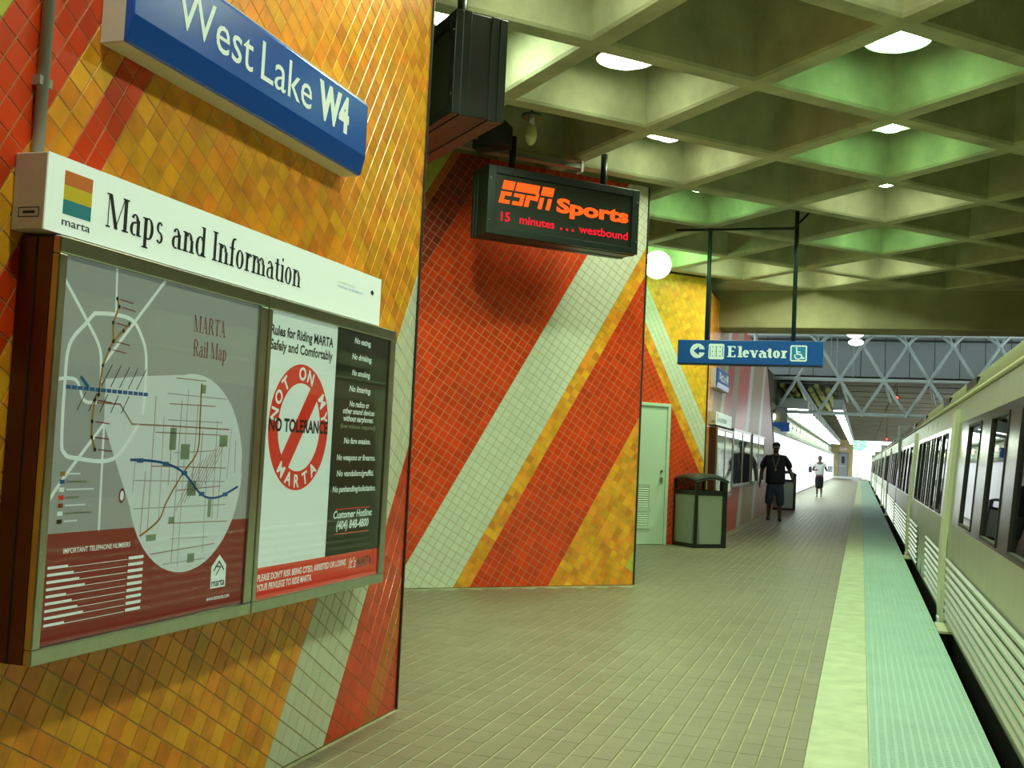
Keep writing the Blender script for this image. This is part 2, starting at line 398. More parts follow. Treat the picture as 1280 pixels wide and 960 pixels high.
# ---- floor with quarry tiles
fl = MB(); fl.box((-12, -8, -.25), (.07, 130, -.004), M_jgrout); fl.box((.07, -8, -.25), (.64, 130, -.004), M_concd)
floor = fl.obj('floor'); tag(floor, kind='structure')
TX, TY = .1, .2
def ftile(mb, x, y, fr=lambda p: p):
    g, gy, b, h = .0038, .0007, .003, 0.0; j = random.uniform(-.0006, .0006)
    x0, x1, y0, y1 = x+g, x+TX-g, y+gy, y+TY-gy; z = j
    mb.add([(x0,y0,-.004),(x1,y0,-.004),(x1,y1,-.004),(x0,y1,-.004),(x0+b,y0+b*.5,z),(x1-b,y0+b*.5,z),(x1-b,y1-b*.5,z),(x0+b,y1-b*.5,z)],
           [(4,5,6,7),(0,1,5,4),(1,2,6,5),(2,3,7,6),(3,0,4,7)], M_floor)
cells = []
for i in range(58):
    for j in range(165):
        x = -.207-TX*(i+1); y = 2.0+TY*j
        if x < -2.23 and y < 5.1: continue
        if x < -2.23 and y > 17.4: continue
        if x < -2.3 and y+TY > x+13.45 and y < 11.4 and x < -2.23: continue
        cells.append((x, y))
def seen(x, y):      # roughly inside the frame near the camera
    return y > 3.35+abs(x+.2)*.05 and (x > -2.23) and y > 3.1-(x+1.0)*.9
order = sorted([c for c in cells if seen(*c)], key=lambda c: c[0]**2+c[1]**2)[:300]
near = set(order); tm = []
for k in range(4):
    q = MB(); ftile(q, -TX/2, -TY/2); tm.append(q.mesh('tile'))
for (x, y) in order:
    o = bpy.data.objects.new('tile', random.choice(tm)); COL.objects.link(o); o.parent = floor; o.location = (x+TX/2, y+TY/2, 0)
st = MB()
for c in cells:
    if c not in near: ftile(st, *c)
tag(st.obj('tiles', floor), kind='stuff')
fp = MB(); fp.box((-3.4, 34.9, -.004), (-.207, 114, 0), M_floor); fp.obj('far_floor_surface', floor)
e1 = MB(); e1.box((-.207, 0, -.02), (.07, 101, .002), M_coping); tag(e1.obj('trim_5', bevel=.003), kind='structure')
# tactile edge strip
te = MB(); te.box((.073, 0, -.02), (.645, 101, .001), M_tact); tact = te.obj('trim_6'); tag(tact, kind='structure')
dm = MB()
y = 2.2
while y < 30:
    for k in range(14):
        x = .073+.0205+k*.0408; r = .0135; q = .009; h = .005
        dm.add([(x-r,y-r,.001),(x+r,y-r,.001),(x+r,y+r,.001),(x-r,y+r,.001),(x-q,y-q,.001+h),(x+q,y-q,.001+h),(x+q,y+q,.001+h),(x-q,y+q,.001+h)],
               [(4,5,6,7),(0,1,5,4),(1,2,6,5),(2,3,7,6),(3,0,4,7)], M_tact)
    y += .0408
tag(dm.obj('tactile_domes', tact), kind='stuff')
# platform front and track bed
mb = MB(); mb.box((.5, 0, -1.2), (.62, 101, -.02), M_concd); tag(mb.obj('trim_7'), kind='structure')
mb = MB(); mb.box((.62, -8, -1.3), (7, 260, -1.15), mat('dark_ballast', (.05, .045, .035), .9)); tag(mb.obj('track_bed'), kind='structure')

# ---- waffle ceiling
HC = 4.2; A = 1.016; X0, Y0 = .170, 7.246
def coffer_mesh():
    mb = MB(); hw = .075*math.sqrt(2); ch = .018*math.sqrt(2); tp = .17; D = 1.05
    def ringp(r, z): return [(r, 0, z), (0, r, z), (-r, 0, z), (0, -r, z)]
    R = [ringp(A, 0), ringp(A-hw, 0), ringp(A-hw-ch, .022), ringp(A-hw-ch-.06, .30), ringp(A-hw-ch-tp, D)]
    vs = [p for r in R for p in r]; fs = []
    for k in range(len(R)-1):
        for i in range(4): fs.append([k*4+i, k*4+(i+1) % 4, (k+1)*4+(i+1) % 4, (k+1)*4+i])
    fs.append([16, 17, 18, 19]); mb.add(vs, fs, M_conc); return mb.mesh('coffer')
cb = MB(); cb.box((-8, -6, HC+1.08), (7, 19.2, HC+1.3), M_conc); ceil = cb.obj('ceiling'); tag(ceil, kind='structure')
cme = coffer_mesh()
for i in range(-7, 7):
    for j in range(-12, 11):
        if (i+j) % 2 == 0: continue
        o = bpy.data.objects.new('coffer', cme); COL.objects.link(o); o.parent = ceil; o.location = (X0+i*A, Y0+j*A, HC)
# edge beam at the end of the waffle
YB = Y0+11*A
mb = MB()
for i in range(-7, 7, 1):
    if (i+10) % 2 == 0:
        x = X0+i*A; mb.poly([(x, Y0+10*A, HC), (x-A, YB, HC), (x+A, YB, HC)], M_conc)
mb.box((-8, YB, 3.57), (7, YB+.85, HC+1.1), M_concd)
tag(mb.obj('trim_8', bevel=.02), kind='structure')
# enclosing walls out of the picture
mb = MB(); mb.box((6.2, -8, -1.2), (6.5, 44, 5.3), M_concd); tag(mb.obj('wall_right'), kind='structure')
mb = MB(); mb.box((-8, -6.4, -1.2), (7, -6.1, 5.3), M_concd); tag(mb.obj('wall_back'), kind='structure')
mb = MB(); mb.box((-8.3, -6.2, 0), (-8, 40, 4.6), M_concd); tag(mb.obj('wall_outer_left'), kind='structure')
mb = MB(); mb.box((-2.45, -6.2, 0), (-2.23, .4, 4.2), M_or); tag(mb.obj('wall_near_left'), kind='structure')

# ---- high hall beyond the waffle: deck roof, clad wall, far concrete soffit
M_deck = mat('grey_metal_deck', (.30, .34, .33), .6, noise=.1, nscale=1)
M_clad = mat('grey_cladding_panel', (.34, .39, .38), .6, tilevar=.06, noise=.08, nscale=.7)
mb = MB(); mb.box((-9, 19.2, 7.4), (9, 39.9, 7.6), M_deck); tag(mb.obj('trim_9'), kind='structure')
mb = MB(); mb.box((-9, 39.6, 4.42), (9, 39.9, 7.6), mat('dark_panel_joint', (.10, .12, .12), .8)); clad = mb.obj('wall_upper_far'); tag(clad, kind='structure')
for k in range(22):
    for (z0, z1) in ((4.45, 5.68), (5.76, 7.4)):
        boxobj('panel', (-8.9+k*.8, 39.56, z0), (-8.9+k*.8+.775, 39.6, z1), M_clad, clad)
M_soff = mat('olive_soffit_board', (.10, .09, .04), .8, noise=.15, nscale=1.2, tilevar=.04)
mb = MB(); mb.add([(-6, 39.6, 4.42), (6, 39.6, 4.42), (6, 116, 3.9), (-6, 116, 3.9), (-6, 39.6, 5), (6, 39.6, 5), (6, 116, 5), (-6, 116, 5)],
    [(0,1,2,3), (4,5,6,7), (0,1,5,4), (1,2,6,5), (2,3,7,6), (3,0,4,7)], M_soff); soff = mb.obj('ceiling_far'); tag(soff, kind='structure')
for k in range(24):
    yy = 39.8+k*3.1; z = 4.42-.52*(yy-39.6)/75
    for q in range(5):
        boxobj('panel', (-5.9+q*2.35, yy, z-.05), (-5.9+q*2.35+2.3, yy+3.04, z+.03), M_soff, soff)
# bright tiled wall beyond the truss, its ledge and the end wall
M_bw = mat('glowing_white_panel', (.92, .95, 1), .5, emit=.75)  # white wall panels with an added glow, so the wall looks overlit
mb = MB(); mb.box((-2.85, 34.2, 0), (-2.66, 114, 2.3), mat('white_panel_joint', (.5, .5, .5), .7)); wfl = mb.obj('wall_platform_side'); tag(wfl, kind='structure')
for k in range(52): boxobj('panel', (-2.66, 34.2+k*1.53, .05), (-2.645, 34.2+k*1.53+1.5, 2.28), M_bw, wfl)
M_ledge = mat('pale_green_ledge', (.42, .47, .36), .6, noise=.1, nscale=2)
mb = MB(); mb.box((-2.95, 34.0, 2.3), (-2.55, 114, 2.42), M_ledge); mb.box((-3.1, 34.0, 2.42), (-2.9, 114, 3.1), M_ledge); mb.box((-3.1, 34.0, 3.1), (-2.7, 114, 3.18), mat('grey_ledge_cap', (.12, .14, .11), .6)); tag(mb.obj('trim_10'), kind='structure')
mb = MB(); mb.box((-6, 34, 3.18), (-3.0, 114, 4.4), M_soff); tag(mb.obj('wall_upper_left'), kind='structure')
M_brick = mat('tan_end_wall', (.50, .40, .17), .7, noise=.12, nscale=1.4)
mb = MB(); mb.box((-4, 114, .2), (-.82, 114.5, 4.2), M_brick); tag(mb.obj('wall_end'), kind='structure')
mb = MB(); mb.box((-3.4, 113.2, 0), (.1, 114.5, .22), M_white); tag(mb.obj('trim_11'), kind='structure')
d = MB(); d.box((-2.25, 113.93, .22), (-1.25, 114, 2.6), M_grey); dd = d.obj('door_2'); tag(dd, kind='structure')
boxobj('door_leaf', (-2.19, 113.9, .22), (-1.31, 113.93, 2.52), mat('grey_door_paint', (.24, .27, .27), .5), dd)
boxobj('door_window', (-1.9, 113.88, 1.5), (-1.6, 113.9, 2.2), M_black, dd)
boxobj('push_bar', (-2.1, 113.84, 1.2), (-1.4, 113.88, 1.27), M_steel, dd)
ex_ = MB(); ex_.box((-2.1, 113.9, 2.85), (-1.45, 114, 3.1), M_white); exs = ex_.obj('exit_sign'); tag(exs, 'small white and red sign box above the grey door at the platform end', 'sign')
mb = MB(); put_text(mb, lambda u, v, w: (-1.775+u, 113.9-w, 2.9+v), 0, 0, .15, 'EXIT', mat('red_lettering', (.65, .03, .02), .5), width=.5, bold=.02, align='CENTER', w=.005); mb.obj('lettering', exs)
# daylight ground beyond the end
mb = MB(); mb.box((-40, 130.1, -.3), (60, 300, -.26), mat('pale_outdoor_ground', (.5, .5, .45), .9)); tag(mb.obj('outdoor_ground'), kind='structure')

# ================================================================== OBJECTS
# ---- train
M_body = mat('brushed_aluminium_body', (.60, .66, .54), .33, metal=.75, noise=.05, nscale=6)
M_wband = mat('dark_steel_window_band', (.42, .43, .38), .16, metal=1)
M_creamp = mat('cream_door_post', (.58, .57, .40), .4)
M_gut = mat('cream_rain_gutter', (.55, .54, .36), .4)
M_roof = mat('dull_train_roof', (.20, .18, .09), .6, metal=0)
M_rub = mat('black_rubber_seal', (.015, .015, .015), .5)
M_int = mat('dim_train_interior', (.10, .10, .085), .6)
M_seat = mat('orange_train_seat', (.30, .07, .02), .6)
CL = 22.9
def px_(z): return .75+(max(0, z-.6))*.083
def prof(mb, y0, y1, z0, z1, m, out=0, th=.03):   # slab that follows the leaning side between two heights
    a, b = px_(z0)-out, px_(z1)-out
    mb.add([(a,y0,z0),(a,y1,z0),(b,y1,z1),(b,y0,z1),(a+th,y0,z0),(a+th,y1,z0),(b+th,y1,z1),(b+th,y0,z1)],
           [(3,2,1,0),(4,5,6,7),(0,1,5,4),(1,2,6,5),(2,3,7,6),(3,0,4,7)], m)
def train_car():
    root = thing('train_car', (0, 0, 0), '', 'train car')
    WZ0, WZ1 = .90, 1.73
    wins = [(.5, 1.5), (1.9, 3.2), (3.75, 4.67), (5.35, 6.32), (8.6, 9.35), (9.6, 10.35)]
    doorw = [(10.62, 10.84), (11.06, 11.28)]
    wins = wins + doorw; wins += [(CL-b, CL-a) for a, b in wins]; wins.sort()
    b = MB(); prof(b, 0, CL, .0, .88, M_body, 0)
    b.box((.80, 0, -.05), (3.4, CL, .02), M_dkgrey)
    o = b.obj('lower_side', root)
    for k in range(8):
        z = .035+k*.069
        for (ya, yb) in ((.1, 7.2), (7.95, 10.45), (12.45, 14.95), (15.7, CL-.1)):
            r = MB(); r.add([(.75, ya, z), (.75, yb, z), (.733, yb, z+.016), (.733, ya, z+.016), (.733, yb, z+.034), (.733, ya, z+.034), (.75, yb, z+.05), (.75, ya, z+.05)],
                  [(3,2,1,0), (5,4,2,3)[::1], (7,6,4,5)], M_body); r.obj('rib', root)
    sk = MB(); sk.box((.79, .1, -.5), (1.0, CL-.1, 0), M_black); sk.obj('skirt', root)
    b = MB(); ed = [0]+[v for w_ in wins for v in w_]+[CL]
    for k in range(0, len(ed), 2): prof(b, ed[k], ed[k+1], .88, 1.78, M_wband)
    for a, c in wins: prof(b, a, c, .88, WZ0, M_wband); prof(b, a, c, WZ1, 1.78, M_wband)
    b.obj('window_band', root)
    for a, c in wins:
        f = MB()
        for (y0, y1, z0, z1) in ((a, c, WZ0, WZ0+.02), (a, c, WZ1-.02, WZ1), (a, a+.022, WZ0, WZ1), (c-.022, c, WZ0, WZ1)):
            prof(f, y0, y1, z0, z1, M_rub, .006, .02)
        fo = f.obj('window_frame', root)
        if (a, c) == wins[0] or True:
            g = MB(); prof(g, a+.02, c-.02, WZ0+.02, WZ1-.02, M_tglass, -.012, .004); g.obj('pane', fo)
    for s in (7.2, CL-7.9):            # cream post with white foot and threshold
        p = MB()
        for k in range(8):
            z0 = -.05+k*.245; prof(p, s+.17, s+.57, z0, z0+.245, M_creamp, .035, .04)
        po = p.obj('door_post', root)
        q = MB(); q.box((.70, s+.2, -.06), (.76, s+.4, 0), M_white); q.obj('step_plate', po)
        q = MB(); q.box((.665, s-.45, -.05), (.78, s+.12, -.03), M_creamp); q.obj('threshold_plate', po)
        q = MB(); prof(q, s+.12, s+.17, .05, 1.95, M_rub, .004, .01); q.obj('seal', po)
        q = MB(); prof(q, s+.57, s+.64, .05, 1.95, M_rub, .004, .01); q.obj('seal', po)
    dr = MB()
    for s in (10.5, 11.45, 12.4): prof(dr, s-.014, s+.014, .02, 1.92, M_rub, .006, .01)
    dr.obj('door_seals', root)
    b = MB(); prof(b, 0, CL, 1.78, 1.97, M_body, .004); b.obj('letterboard', root)
    b = MB(); b.tube([(px_(1.99)-.012, 0, 1.995), (px_(1.99)-.012, CL, 1.995)], .015, M_gut, 8); b.obj('rain_gutter', root)
    pr = [(.87, 1.97), (.885, 2.06), (.93, 2.16), (1.02, 2.25), (1.2, 2.33), (1.5, 2.39), (2.2, 2.42), (2.9, 2.39), (3.3, 2.25), (3.4, 2.0)]
    b = MB(); n = len(pr)
    b.add([(x, 0, z) for x, z in pr]+[(x, CL, z) for x, z in pr], [[i, i+1, n+i+1, n+i] for i in range(n-1)], M_roof, True); b.obj('roof', root)
    for yy in (6.3, 9.2, 13.6, 17.0):
        b = MB(); b.box((.885, yy, 2.04), (.97, yy+.9, 2.13), M_black); b.obj('roof_vent', root)
    b = MB(); b.box((3.36, 0, 0), (3.4, CL, 2.0), M_int); b.box((.8, .0, .02), (3.4, .05, 2.3), M_body); b.box((.8, CL-.05, .02), (3.4, CL, 2.3), M_body)
    b.box((.9, .05, 2.05), (3.4, CL-.05, 2.08), M_int); b.obj('interior_shell', root)
    se = MB()
    for k in range(24):
        yy = .8+k*.92
        if 6.9 < yy < 8.2 or 10.3 < yy < 12.5 or 14.6 < yy < 16: continue
        se.box((1.0, yy, .40), (1.9, yy+.42, .46), M_seat); se.box((1.0, yy+.38, .46), (1.9, yy+.44, .95), M_seat)
    tag(se.obj('seats', root), kind='stuff')
    gm = MB(); gm.box((1.0, -.4, .1), (3.2, 0, 2.1), M_rub); gm.obj('gangway_bellows', root)
    return root
tc = train_car(); tc.location = (0, 3.35, 0)
tc['label'] = 'nearest silver train car at the platform edge, windows reflecting the wall'
for k, lb in enumerate(('second silver train car, behind the nearest one', 'third silver train car, far down the platform', 'farthest silver train car in the bright daylight')):
    dup(tc, (0, 3.35+(k+1)*(CL+.4), 0), label=lb)

# ---- ceiling globes
def globe_mesh(m, r=.2):
    mb = MB(); mb.sphere((0, 0, 0), r, m, 24, 14); return mb
M_shade = mat('grey_lamp_shade', (.20, .21, .18), .5, metal=.3)
shd = MB(); n_ = 24; prf = [(.236, -.125), (.246, -.125), (.236, .06), (.16, .225), (.03, .24), (.03, .225), (.15, .21), (.224, .05)]
for (ra, za), (rb, zb_) in zip(prf, prf[1:]+prf[:1]):
    for k in range(n_):
        a, b = 2*math.pi*k/n_, 2*math.pi*(k+1)/n_
        shd.add([(ra*math.cos(a), ra*math.sin(a), za), (ra*math.cos(b), ra*math.sin(b), za), (rb*math.cos(b), rb*math.sin(b), zb_), (rb*math.cos(a), rb*math.sin(a), zb_)], [[0, 1, 2, 3]], M_shade, True)
shd = shd.mesh('shade')
GW = emis('warm_white_globe_glow', (.86, 1, .66), GLOBE_WHITE); GG = emis('green_white_globe_glow', (.45, 1, .42), GLOBE_GREEN)
gls = [(0, -5, 'w'), (0, -3, 'w'), (0, -1, 'w'), (0, 1, 'g'), (0, 3, 'g'), (0, 5, 'w'), (0, 7, 'g'), (0, 9, 'w'),
       (-2, -5, 'w'), (-2, -3, 'w'), (-2, -1, 'w'), (-2, 1, 'w'), (-2, 3, 'w'), (-2, 5, 'g'), (-3, 0, 'g'), (-2, 9, 'w'), (-1, 10, 'w'), (-3, 8, 'g')]
gmesh = {'w': globe_mesh(GW).mesh('globe'), 'g': globe_mesh(GG).mesh('globe'), 'b': globe_mesh(emis('strong_globe_glow', (.8, 1, .72), GLOBE_WHITE*3)).mesh('globe')}
stm = MB(); stm.tube([(0, 0, .21), (0, 0, .46)], .02, M_grey, 8); stm = stm.mesh('stem')
ordn = ['first', 'second', 'third', 'fourth', 'fifth', 'sixth', 'seventh', 'eighth', 'ninth']
cnt = {}
for (i, j, c) in gls:
    z = 4.6 if (i, j) != (-3, 8) else 4.10
    row = {0: 'row above the platform edge', -2: 'row beside the walls', -3: 'row over the recesses', -1: 'end'}[i]
    n = cnt.get(i, 0); cnt[i] = n+1
    lab = '%s coffer globe lamp, %s from the camera end, %s' % ('greenish' if c == 'g' else 'warm white', ordn[n], row)
    if (i, j) == (-3, 8): lab = 'large white globe lamp showing past the edge of the middle tiled wall'
    if (i, j) == (-1, 10): lab = 'warm globe lamp in the coffer just before the end beam'
    t = thing('globe_lamp', (X0+i*A, Y0+j*A, z), lab, 'lamp', 'globe lamps in the coffered ceiling')
    for nm, me in (('globe', gmesh['b' if (i, j) == (-3, 0) else c]), ('stem', stm), ('shade', shd)):
        if nm == 'shade' and (i, j) == (-3, 8): continue
        o = bpy.data.objects.new(nm, me); COL.objects.link(o); o.parent = t
        if nm == 'stem':
            o.scale.z = (HC+1.045-z)/.46
    ld = bpy.data.lights.new('lamp_light', 'AREA'); ld.shape = 'DISK'; ld.size = .30; ld.spread = math.radians(150)
    ld.energy = LAMP_W*(2.2 if (i, j) == (-3, 0) else .8 if c == 'g' else 1); ld.color = (.60, 1, .60) if c == 'g' else (.84, 1, .66)
    lo = bpy.data.objects.new('lamp_light', ld); COL.objects.link(lo); lo.parent = t; lo.location = (0, 0, -.206)
# bare bulb near the signs
t = thing('bare_bulb', (-2.86, 9.0, 4.13), 'small yellowish bare bulb hanging beside the black display signs', 'bulb')
mb = MB(); mb.sphere((0, 0, 0), .055, mat('frosted_bulb', (.75, .80, .38), .3), 16, 12, (1, 1, 1.75)); mb.obj('bulb', t)
mb = MB(); mb.tube([(0, 0, .09), (0, 0, .15)], .03, M_white, 12); mb.tube([(0, 0, .15), (0, 0, .18)], .09, M_grey, 14); mb.tube([(0, 0, .18), (0, 0, 1.1)], .012, M_grey, 8); mb.obj('socket', t)
# pendant discs in the high hall
t0 = None
for k, (x, y, z) in enumerate(((-.217, 26, 4.35), (-.21, 28.2, 4.41))):
    if not t0:
        t0 = thing('pendant_lamp', (x, y, z), 'upper of the two white oval pendant lamps beyond the concrete beam', 'lamp', 'pendant lamps beyond the beam')
        mb = MB(); mb.sphere((0, 0, 0), .18, emis('pendant_glow', (1, 1, .9), 14), 20, 10, (1, 1, .42)); mb.obj('diffuser', t0)
        mb = MB(); mb.tube([(0, 0, .05), (0, 0, .12)], .1, M_grey, 14); mb.tube([(0, 0, .12), (0, 0, 3.05)], .012, M_grey, 8); mb.obj('stem', t0)
    else: dup(t0, (x, y, z), label='lower of the two white oval pendant lamps beyond the concrete beam')

# ---- fluorescent light boxes over the far platform
tubem = emis('cool_tube_glow', (.85, 1, .85), TUBE)
M_lbox = mat('grey_light_box', (.42, .47, .46), .5)
def lightbox(wd, ln, x, y, lab, grp, h=.38):
    t = thing('light_box', (x, y, 3.25), lab, 'ceiling light', grp)
    mb = MB(); mb.box((-wd/2, 0, .02), (wd/2, ln, .02+h), M_lbox); mb.obj('housing', t, bevel=.01)
    mb = MB(); mb.box((-wd/2+.03, .03, -.02), (wd/2-.03, ln-.03, .02), tubem); mb.obj('diffuser', t)
    mb = MB()
    for q in (.25, .75): mb.tube([(0, ln*q, .4), (0, ln*q, 1.2-.0063*(y-40))], .012, M_grey, 6)
    mb.obj('hanger', t); return t
def nth(n): return (ordn+['tenth', 'eleventh', 'twelfth', 'thirteenth', 'fourteenth', 'fifteenth', 'sixteenth', 'seventeenth', 'eighteenth', 'nineteenth', 'twentieth', 'twenty-first', 'twenty-second', 'twenty-third', 'twenty-fourth', 'twenty-fifth', 'twenty-sixth'])[n]
for k in range(21):
    y = 40+k*3.05
    lightbox(.98, 1.7, -2.36, y, 'wide bright fluorescent box overhead, %s from the truss in the left row' % nth(k), 'wide light boxes in the left row')
    lightbox(.36, 1.0, -.83, y, 'narrow bright fluorescent box overhead, %s from the truss in the right row' % nth(k), 'narrow light boxes in the right row')
# lamps along the ledge
M_led = emis('small_yellow_lamp_glow', (1, .95, .45), 6)
lm = MB(); lm.sphere((0, 0, 0), .09, M_led, 12, 8, (.5, 1, 1.2)); lme = lm.mesh('lamp')
sbm = MB(); sbm.box((-.12, -.05, -.04), (0, .05, .04), M_grey); sbm = sbm.mesh('bracket')
for k in range(16):
    t = thing('ledge_lamp', (-2.76, 36.5+k*2.9, 2.82), 'small yellow lamp on the pale ledge above the bright wall, %s from the truss' % nth(k), 'lamp', 'small lamps along the ledge')
    for nm, me in (('lamp', lme), ('bracket', sbm)):
        o = bpy.data.objects.new(nm, me); COL.objects.link(o); o.parent = t
t = thing('hanging_sign', (-2.55, 36.6, 2.35), 'plain blue sign hanging high over the walking man', 'sign')
boxobj('panel', (-.28, 0, 0), (.28, .08, .3), M_blue2, t); boxobj('hanger', (-.2, .02, .3), (.2, .05, .8), M_grey, t)
# red signal lamps
for k, (x, y, z) in enumerate(((1.2, 43, 3.95), (1.35, 66, 2.95))):
    t = thing('signal_lamp', (x, y, z), 'tiny red signal lamp above the train roof, %s' % ('nearer and higher one' if k == 0 else 'farther and lower one'), 'lamp', 'red signal lamps over the train')
    mb = MB(); mb.sphere((0, -.05, 0), .06, emis('red_signal_glow', (1, .03, .02), 8), 12, 8); mb.obj('lens', t)
    mb = MB(); mb.box((-.09, 0, -.09), (.09, .15, .09), M_black); mb.box((-.012, .05, .09), (.012, .075, 4.37-z-.0069*(y-39.6)), M_black); mb.obj('housing', t)

# ---- space-frame truss
M_tr = mat('grey_green_truss_steel', (.58, .68, .64), .45, noise=.08, nscale=2)
tr = thing('truss', (0, 38, 3.07), 'grey tubular truss of triangles hanging across the platform', 'truss')
def mem(a, b, nm='strut', r=.055):
    mb = MB(); mb.tube([a, b], r, M_tr, 8); mb.obj(nm, tr)
SP = 1.41
zb, zm, zt, zu = 0, 1.14, 2.33, 2.72
bx = lambda k: -2.85+SP*k
mx_ = lambda k: -2.17+SP*k
K = 7
mem((bx(0)-.3, 0, zb), (bx(K), 0, zb), 'chord', .06); mem((mx_(0)-.9, 0, zm), (mx_(K), 0, zm), 'chord', .06); mem((-5, .6, zu), (8, .6, zu), 'chord', .07)
for k in range(K):
    mem((bx(k), 0, zb), (mx_(k), 0, zm)); mem((mx_(k), 0, zm), (bx(k+1), 0, zb))
    tx = mx_(k)+SP/2
    mem((mx_(k), 0, zm), (tx, 0, zt)); mem((tx, 0, zt), (mx_(k+1), 0, zm))
    mem((tx, 0, zt), (tx-.35, .6, zu), r=.045); mem((tx, 0, zt), (tx+.35, .6, zu), r=.045); mem((tx, 0, zt), (tx-.2, 1.5, zu+.4), r=.04); mem((tx, 0, zt), (tx+.5, 1.5, zu+.4), r=.04)
    mem((mx_(k), 0, zm), (mx_(k)+.25, 1.5, zb+.5), r=.04)
    for (x, z) in ((bx(k), zb), (mx_(k), zm), (tx, zt)):
        mb = MB(); mb.sphere((x, 0, z), .09, M_tr, 10, 8); mb.obj('node', tr)
mem((-3.3, -.4, zb+.1), (-3.6, -.9, 3.4), r=.07); mem((-3.05, -.2, zb), (-3.6, -.2, 1.9), r=.07)
for (x, z0, z1) in ((-1.1, 2.0, 4.2), (-.9, 1.5, 4.2), (-.35, 1.3, 4.2)):
    mb = MB(); mb.tube([(x, 1.0, z0), (x, 1.0, z1)], .015, M_tr, 6); mb.obj('hanger_rod', tr)
# air duct and pipes of olive insulation behind the truss
t = thing('insulated_duct', (-2.4, 41.6, 3.98), 'lumpy olive insulated ducts behind the truss, left side', 'duct')
M_ins = mat('yellow_green_insulation', (.42, .42, .14), .8, noise=.3, nscale=2.5, bump=.8, bscale=5)
for k in range(9):
    x = -.42+k*.2; z = (.16, -.12, .02)[k % 3]; r = (.085, .07, .095)[k % 3]
    mb = MB(); mb.tube([(x, -1.2, z), (x, 13, z-.08)], r, M_ins, 12); mb.obj('duct_run', t)
for k in range(7):
    mb = MB(); mb.box((-.55, -.9+k*2, .25), (1.35, -.84+k*2, .29), M_grey); mb.tube([(.4, -.87+k*2, .28), (.4, -.87+k*2, .345-k*.0136)], .015, M_grey, 6); mb.obj('support_bar', t)

# ---- station name sign (blue) on the near wall
def frx(x): return lambda u, v, w=0: (x+w, u, v)
def station_sign(loc, label):
    t = thing('station_sign', loc, label, 'sign')          # local origin: wall face, left bottom corner
    mb = MB(); mb.box((0, 0, 0), (.085, 1.60, .315), M_lav); mb.box((.002, .002, -.002), (.083, 1.598, .001), M_cream); mb.obj('housing', t, bevel=.004)
    mb = MB(); pr = [(.085, 0), (.096, .004), (.113, .075), (.115, .085), (.115, .308), (.108, .32), (.085, .32)]
    mb.add([(x, 0, z) for x, z in pr]+[(x, 1.60, z) for x, z in pr], [[i, i+1, len(pr)+i+1, len(pr)+i] for i in range(len(pr)-1)]+[list(range(len(pr)))[::-1], list(range(len(pr), 2*len(pr)))], M_blue)
    mb.obj('blue_face', t, bevel=.004)
    mb = MB(); mb.box((.08, .03, .318), (.110, 1.59, .3215), M_white); mb.obj('top_edge', t)
    f = lambda u, v, w=0: (.1155+w, u, v)
    mb = MB(); put_text(mb, f, .205, .132, .140, 'West', M_txtw, width=.455, bold=0, w=.0006)
    put_text(mb, f, .715, .132, .140, 'Lake', M_txtw, width=.38, bold=0, w=.0006)
    put_text(mb, f, 1.15, .137, .135, 'W4', M_txtw, width=.27, bold=.05, w=.0006); mb.obj('lettering', t)
    return t
ss = station_sign((-2.225, 2.66, 2.515), 'blue station name sign on the near orange wall, top of picture')
dup(ss, (XF+.005, 17.55, 2.50), label='far blue station name sign on the wall past the corner, behind the hanging elevator sign')

# ---- map cabinet with header
M_map = mat('grey_map_paper', (.36, .40, .40), .5, emit=.22); M_mapw = mat('pale_map_inset', (.72, .82, .86), .5, emit=.2); M_mapr = mat('dark_red_map_band', (.30, .02, .02), .5, emit=.15)  # papers carry an added faint glow, standing in for light in the case
M_road = mat('white_map_road', (.8, .92, .92), .5, emit=.25); M_lor = mat('orange_rail_line', (.60, .30, .08), .5); M_lbl = mat('blue_rail_line', (.03, .20, .60), .5)
M_thin = mat('faint_red_street', (.50, .30, .27), .5); M_park = mat('faint_green_park', (.35, .48, .38), .5); M_redt = mat('red_map_title', (.35, .04, .04), .5)
M_pred = mat('poster_red', (.80, .035, .02), .5, emit=.22); M_pwh = mat('poster_white', (.80, .95, .92), .5, emit=.28); M_pblk = mat('poster_black', (.012, .014, .01), .5); M_pgry = mat('poster_grey_text', (.35, .38, .33), .5)  # red and white poster colours also have the added glow
def bez(pts, n=6):
    out = []
    for i in range(len(pts)-1):
        p0 = pts[max(i-1, 0)]; p1 = pts[i]; p2 = pts[i+1]; p3 = pts[min(i+2, len(pts)-1)]
        for k in range(n):
            t = k/n
            out.append(tuple(.5*((2*p1[a])+(-p0[a]+p2[a])*t+(2*p0[a]-5*p1[a]+4*p2[a]-p3[a])*t*t+(-p0[a]+3*p1[a]-3*p2[a]+p3[a])*t**3) for a in (0, 1)))
    return out+[pts[-1]]
